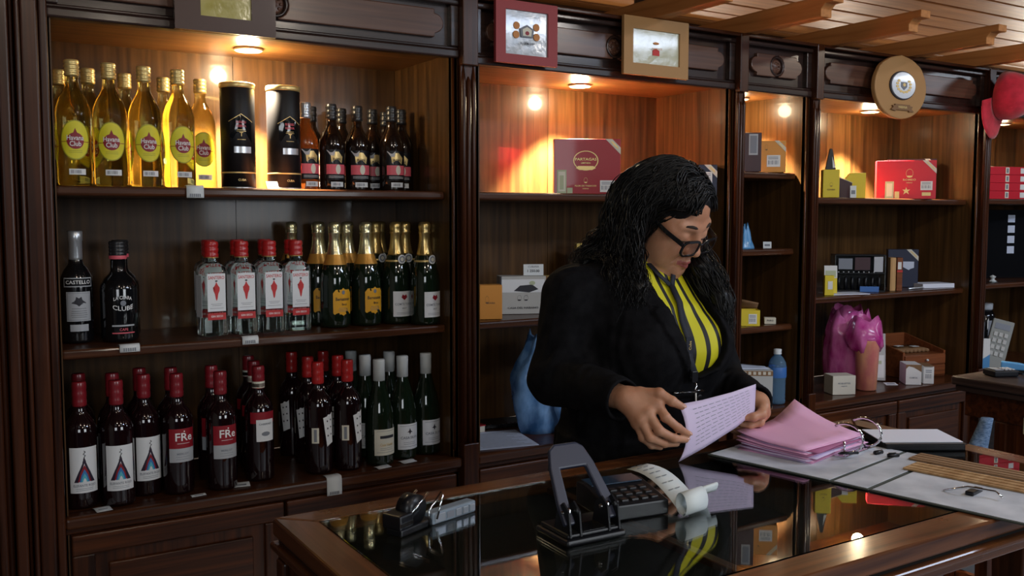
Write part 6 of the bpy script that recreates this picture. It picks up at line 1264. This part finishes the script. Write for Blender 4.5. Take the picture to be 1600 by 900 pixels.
path = path + (amp * np.sin(s_ * .62 + ph[None, :, 0]))[..., None] * right + (amp * np.cos(s_ * .55 + ph[None, :, 1]))[..., None] * fwdv
tan = np.gradient(path, axis=0); tan /= np.linalg.norm(tan, axis=2)[..., None] + 1e-9; refv = np.array((.3, .2, .93)); a_ = np.cross(tan, refv); a_ /= np.linalg.norm(a_, axis=2)[..., None] + 1e-9; b_ = np.cross(tan, a_)
rad = (.0024 * (1 - (s_ / steps) ** 2.2 * .85)) * rs.uniform(.55, 1.15, NS)[None, :]
ring = np.stack([path + (a_ * math.cos(q) + b_ * math.sin(q) * .6) * rad[..., None] for q in (0, math.pi / 2, math.pi, 1.5 * math.pi)], 2)   # steps+1,NS,4,3
VS = ring.transpose(1, 0, 2, 3).reshape(-1, 3); i0 = (np.arange(NS)[:, None, None] * (steps + 1) * 4 + np.arange(steps)[None, :, None] * 4); kk = np.arange(4)[None, None, :]; k2 = (kk + 1) % 4
FS = np.stack([i0 + kk, i0 + k2, i0 + 4 + k2, i0 + 4 + kk], -1).reshape(-1, 4); so, _ = np_mesh('hair_strands', VS, FS, [M['hair']], hair, PB); so['kind'] = 'stuff'
# ---- lanyard
ly = MB()
def strap(pts, wdt):
    m = MB(); P_ = [Vector(p) for p in pts]; rows = []
    for p in P_: rows.append([(p.x - wdt / 2, p.y, p.z), (p.x + wdt / 2, p.y, p.z)])
    m.grid(lambda u, v: rows[int(round(u * (len(rows) - 1)))][int(round(v))], len(rows) - 1, 1); return m
def fronty(x, z, off=.006):
    ys = np.arange(1.42, 1.75, .002); pts = np.stack([np.full_like(ys, x), ys, np.full_like(ys, z)], 1); dd = np.minimum(Bf.sample(pts), J.sample(pts)); k = np.argmax(dd < .002); return float(ys[k]) - off if dd.min() < .002 else 1.55
lp = [(1.405, 1.345), (1.402, 1.31), (1.400, 1.27), (1.398, 1.23), (1.397, 1.19), (1.396, 1.16)]
LY = strap([(x, fronty(x, z), z) for x, z in lp], .017).build('lanyard_strap', M['lanyard'], woman, rel=PB, thick=.0012); LY['label'] = 'navy lanyard strap'
for x0 in (1.365, 1.445): strap([(x0, fronty(x0, 1.40) if False else 1.62, 1.395), ((x0 + 1.405) / 2, fronty((x0 + 1.405) / 2, 1.365), 1.368), (1.405, fronty(1.405, 1.34) - .001, 1.342)], .014).build('lanyard_strap', M['lanyard'], woman, rel=PB, thick=.0012)
yb = fronty(1.397, 1.215) - .003; MB().box(1.386, 1.408, yb - .002, yb, 1.20, 1.238).build('lanyard_badge', M['lanyard'], woman, rel=PB, bevel=.001); v, f = text_geo('Cuba', .012); m = MB(); m.add([(1.397 - q * .8, yb - .0026, 1.219 + p * .8) for p, q in v], f); m.build('badge_lettering', M['gold_ink'], woman, rel=PB)
yb = fronty(1.396, 1.15) - .004; MB().box(1.387, 1.405, yb - .004, yb, 1.140, 1.165).build('lanyard_buckle', M['plastic_black'], woman, rel=PB, bevel=.002)
m = MB(); m.tube([(1.396, yb - .004, 1.140), (1.398, yb - .006, 1.132), (1.394, yb - .006, 1.126), (1.396, yb - .006, 1.118)], .0022, 6); m.build('lanyard_hook', M['chrome'], woman, rel=PB); m = MB(); m.tube([(1.396, yb - .006, 1.12), (1.396, yb - .008, 1.05)], .0018, 6); m.build('lanyard_cord', M['card_white'], woman, rel=PB)
m = MB(); yq = min(fronty(1.36, 1.115), fronty(1.43, 1.115)) - .004; m.tube([(1.352, yq, 1.118), (1.40, yq - .002, 1.115), (1.442, yq, 1.112)], .003, 6); m.build('pocket_pen', M['frame_black'], woman, rel=PB); 
for x0, x1 in ((1.356, 1.372), (1.415, 1.436)): m = MB(); m.tube([(x0, yq - .003, 1.1178), (x1, yq - .003, 1.1165)], .0011, 5); m.build('pen_glint', M['chrome'], woman, rel=PB)  # bright strips that stand in for glints along the dark pen
yq = fronty(1.405, 1.09) - .001; m = MB(); m.lathe([(.008, 0), (.008, .003), (.004, .0045)], 14); m.build('jacket_button', M['plastic_black'], woman, rel=PB, mtx=Matrix.Translation((1.43, yq, 1.10)) @ Matrix.Rotation(math.pi / 2, 4, 'X'))
# ---- the sheet in her hands
t = athing('paper_sheet', 'pale pink printed sheet held in both hands of the woman', 'paper', (1.39, 1.415, 1.06)); mat('sheet_lilac', (.66, .56, .76), .6)
TOP = [(1.2797, 1.4201, 1.1175), (1.345, 1.4185, 1.1205), (1.43, 1.421, 1.1275), (1.5084, 1.4275, 1.1368)]; BOT = [(1.2716, 1.4088, 1.0017), (1.3378, 1.4050, 1.0229), (1.4390, 1.4156, 1.0515), (1.4977, 1.4194, 1.0775)]; MID = [(1.2857, 1.4014, 1.0574), (1.345, 1.4065, 1.072), (1.436, 1.416, 1.09), (1.503, 1.423, 1.107)]
def pl(A, u): x = u * 3; i = min(2, int(x)); return Vector(A[i]).lerp(Vector(A[i + 1]), x - i)
def paper(u, v):
    a, b, c = pl(TOP, u), pl(MID, u), pl(BOT, u); ctl = b * 2 - (a + c) * .5; return tuple(a * (1 - v) ** 2 + ctl * 2 * v * (1 - v) + c * v * v)
MB().grid(paper, 18, 10).build('sheet', M['sheet_lilac'], t, thick=.0005)
m = MB()
for k in range(9):
    v0 = .12 + k * .085; n = 10
    for i in range(n):
        u0 = .16 + i * .075 + .01 * (k % 3); q = [Vector(paper(u0, v0)), Vector(paper(u0 + .055, v0)), Vector(paper(u0 + .055, v0 + .012)), Vector(paper(u0, v0 + .012))]
        m.add([tuple(p + Vector((0, -.0009, 0))) for p in q], [(0, 1, 2, 3)])
m.build('print', M['ink_grey'], t)['kind'] = 'stuff'
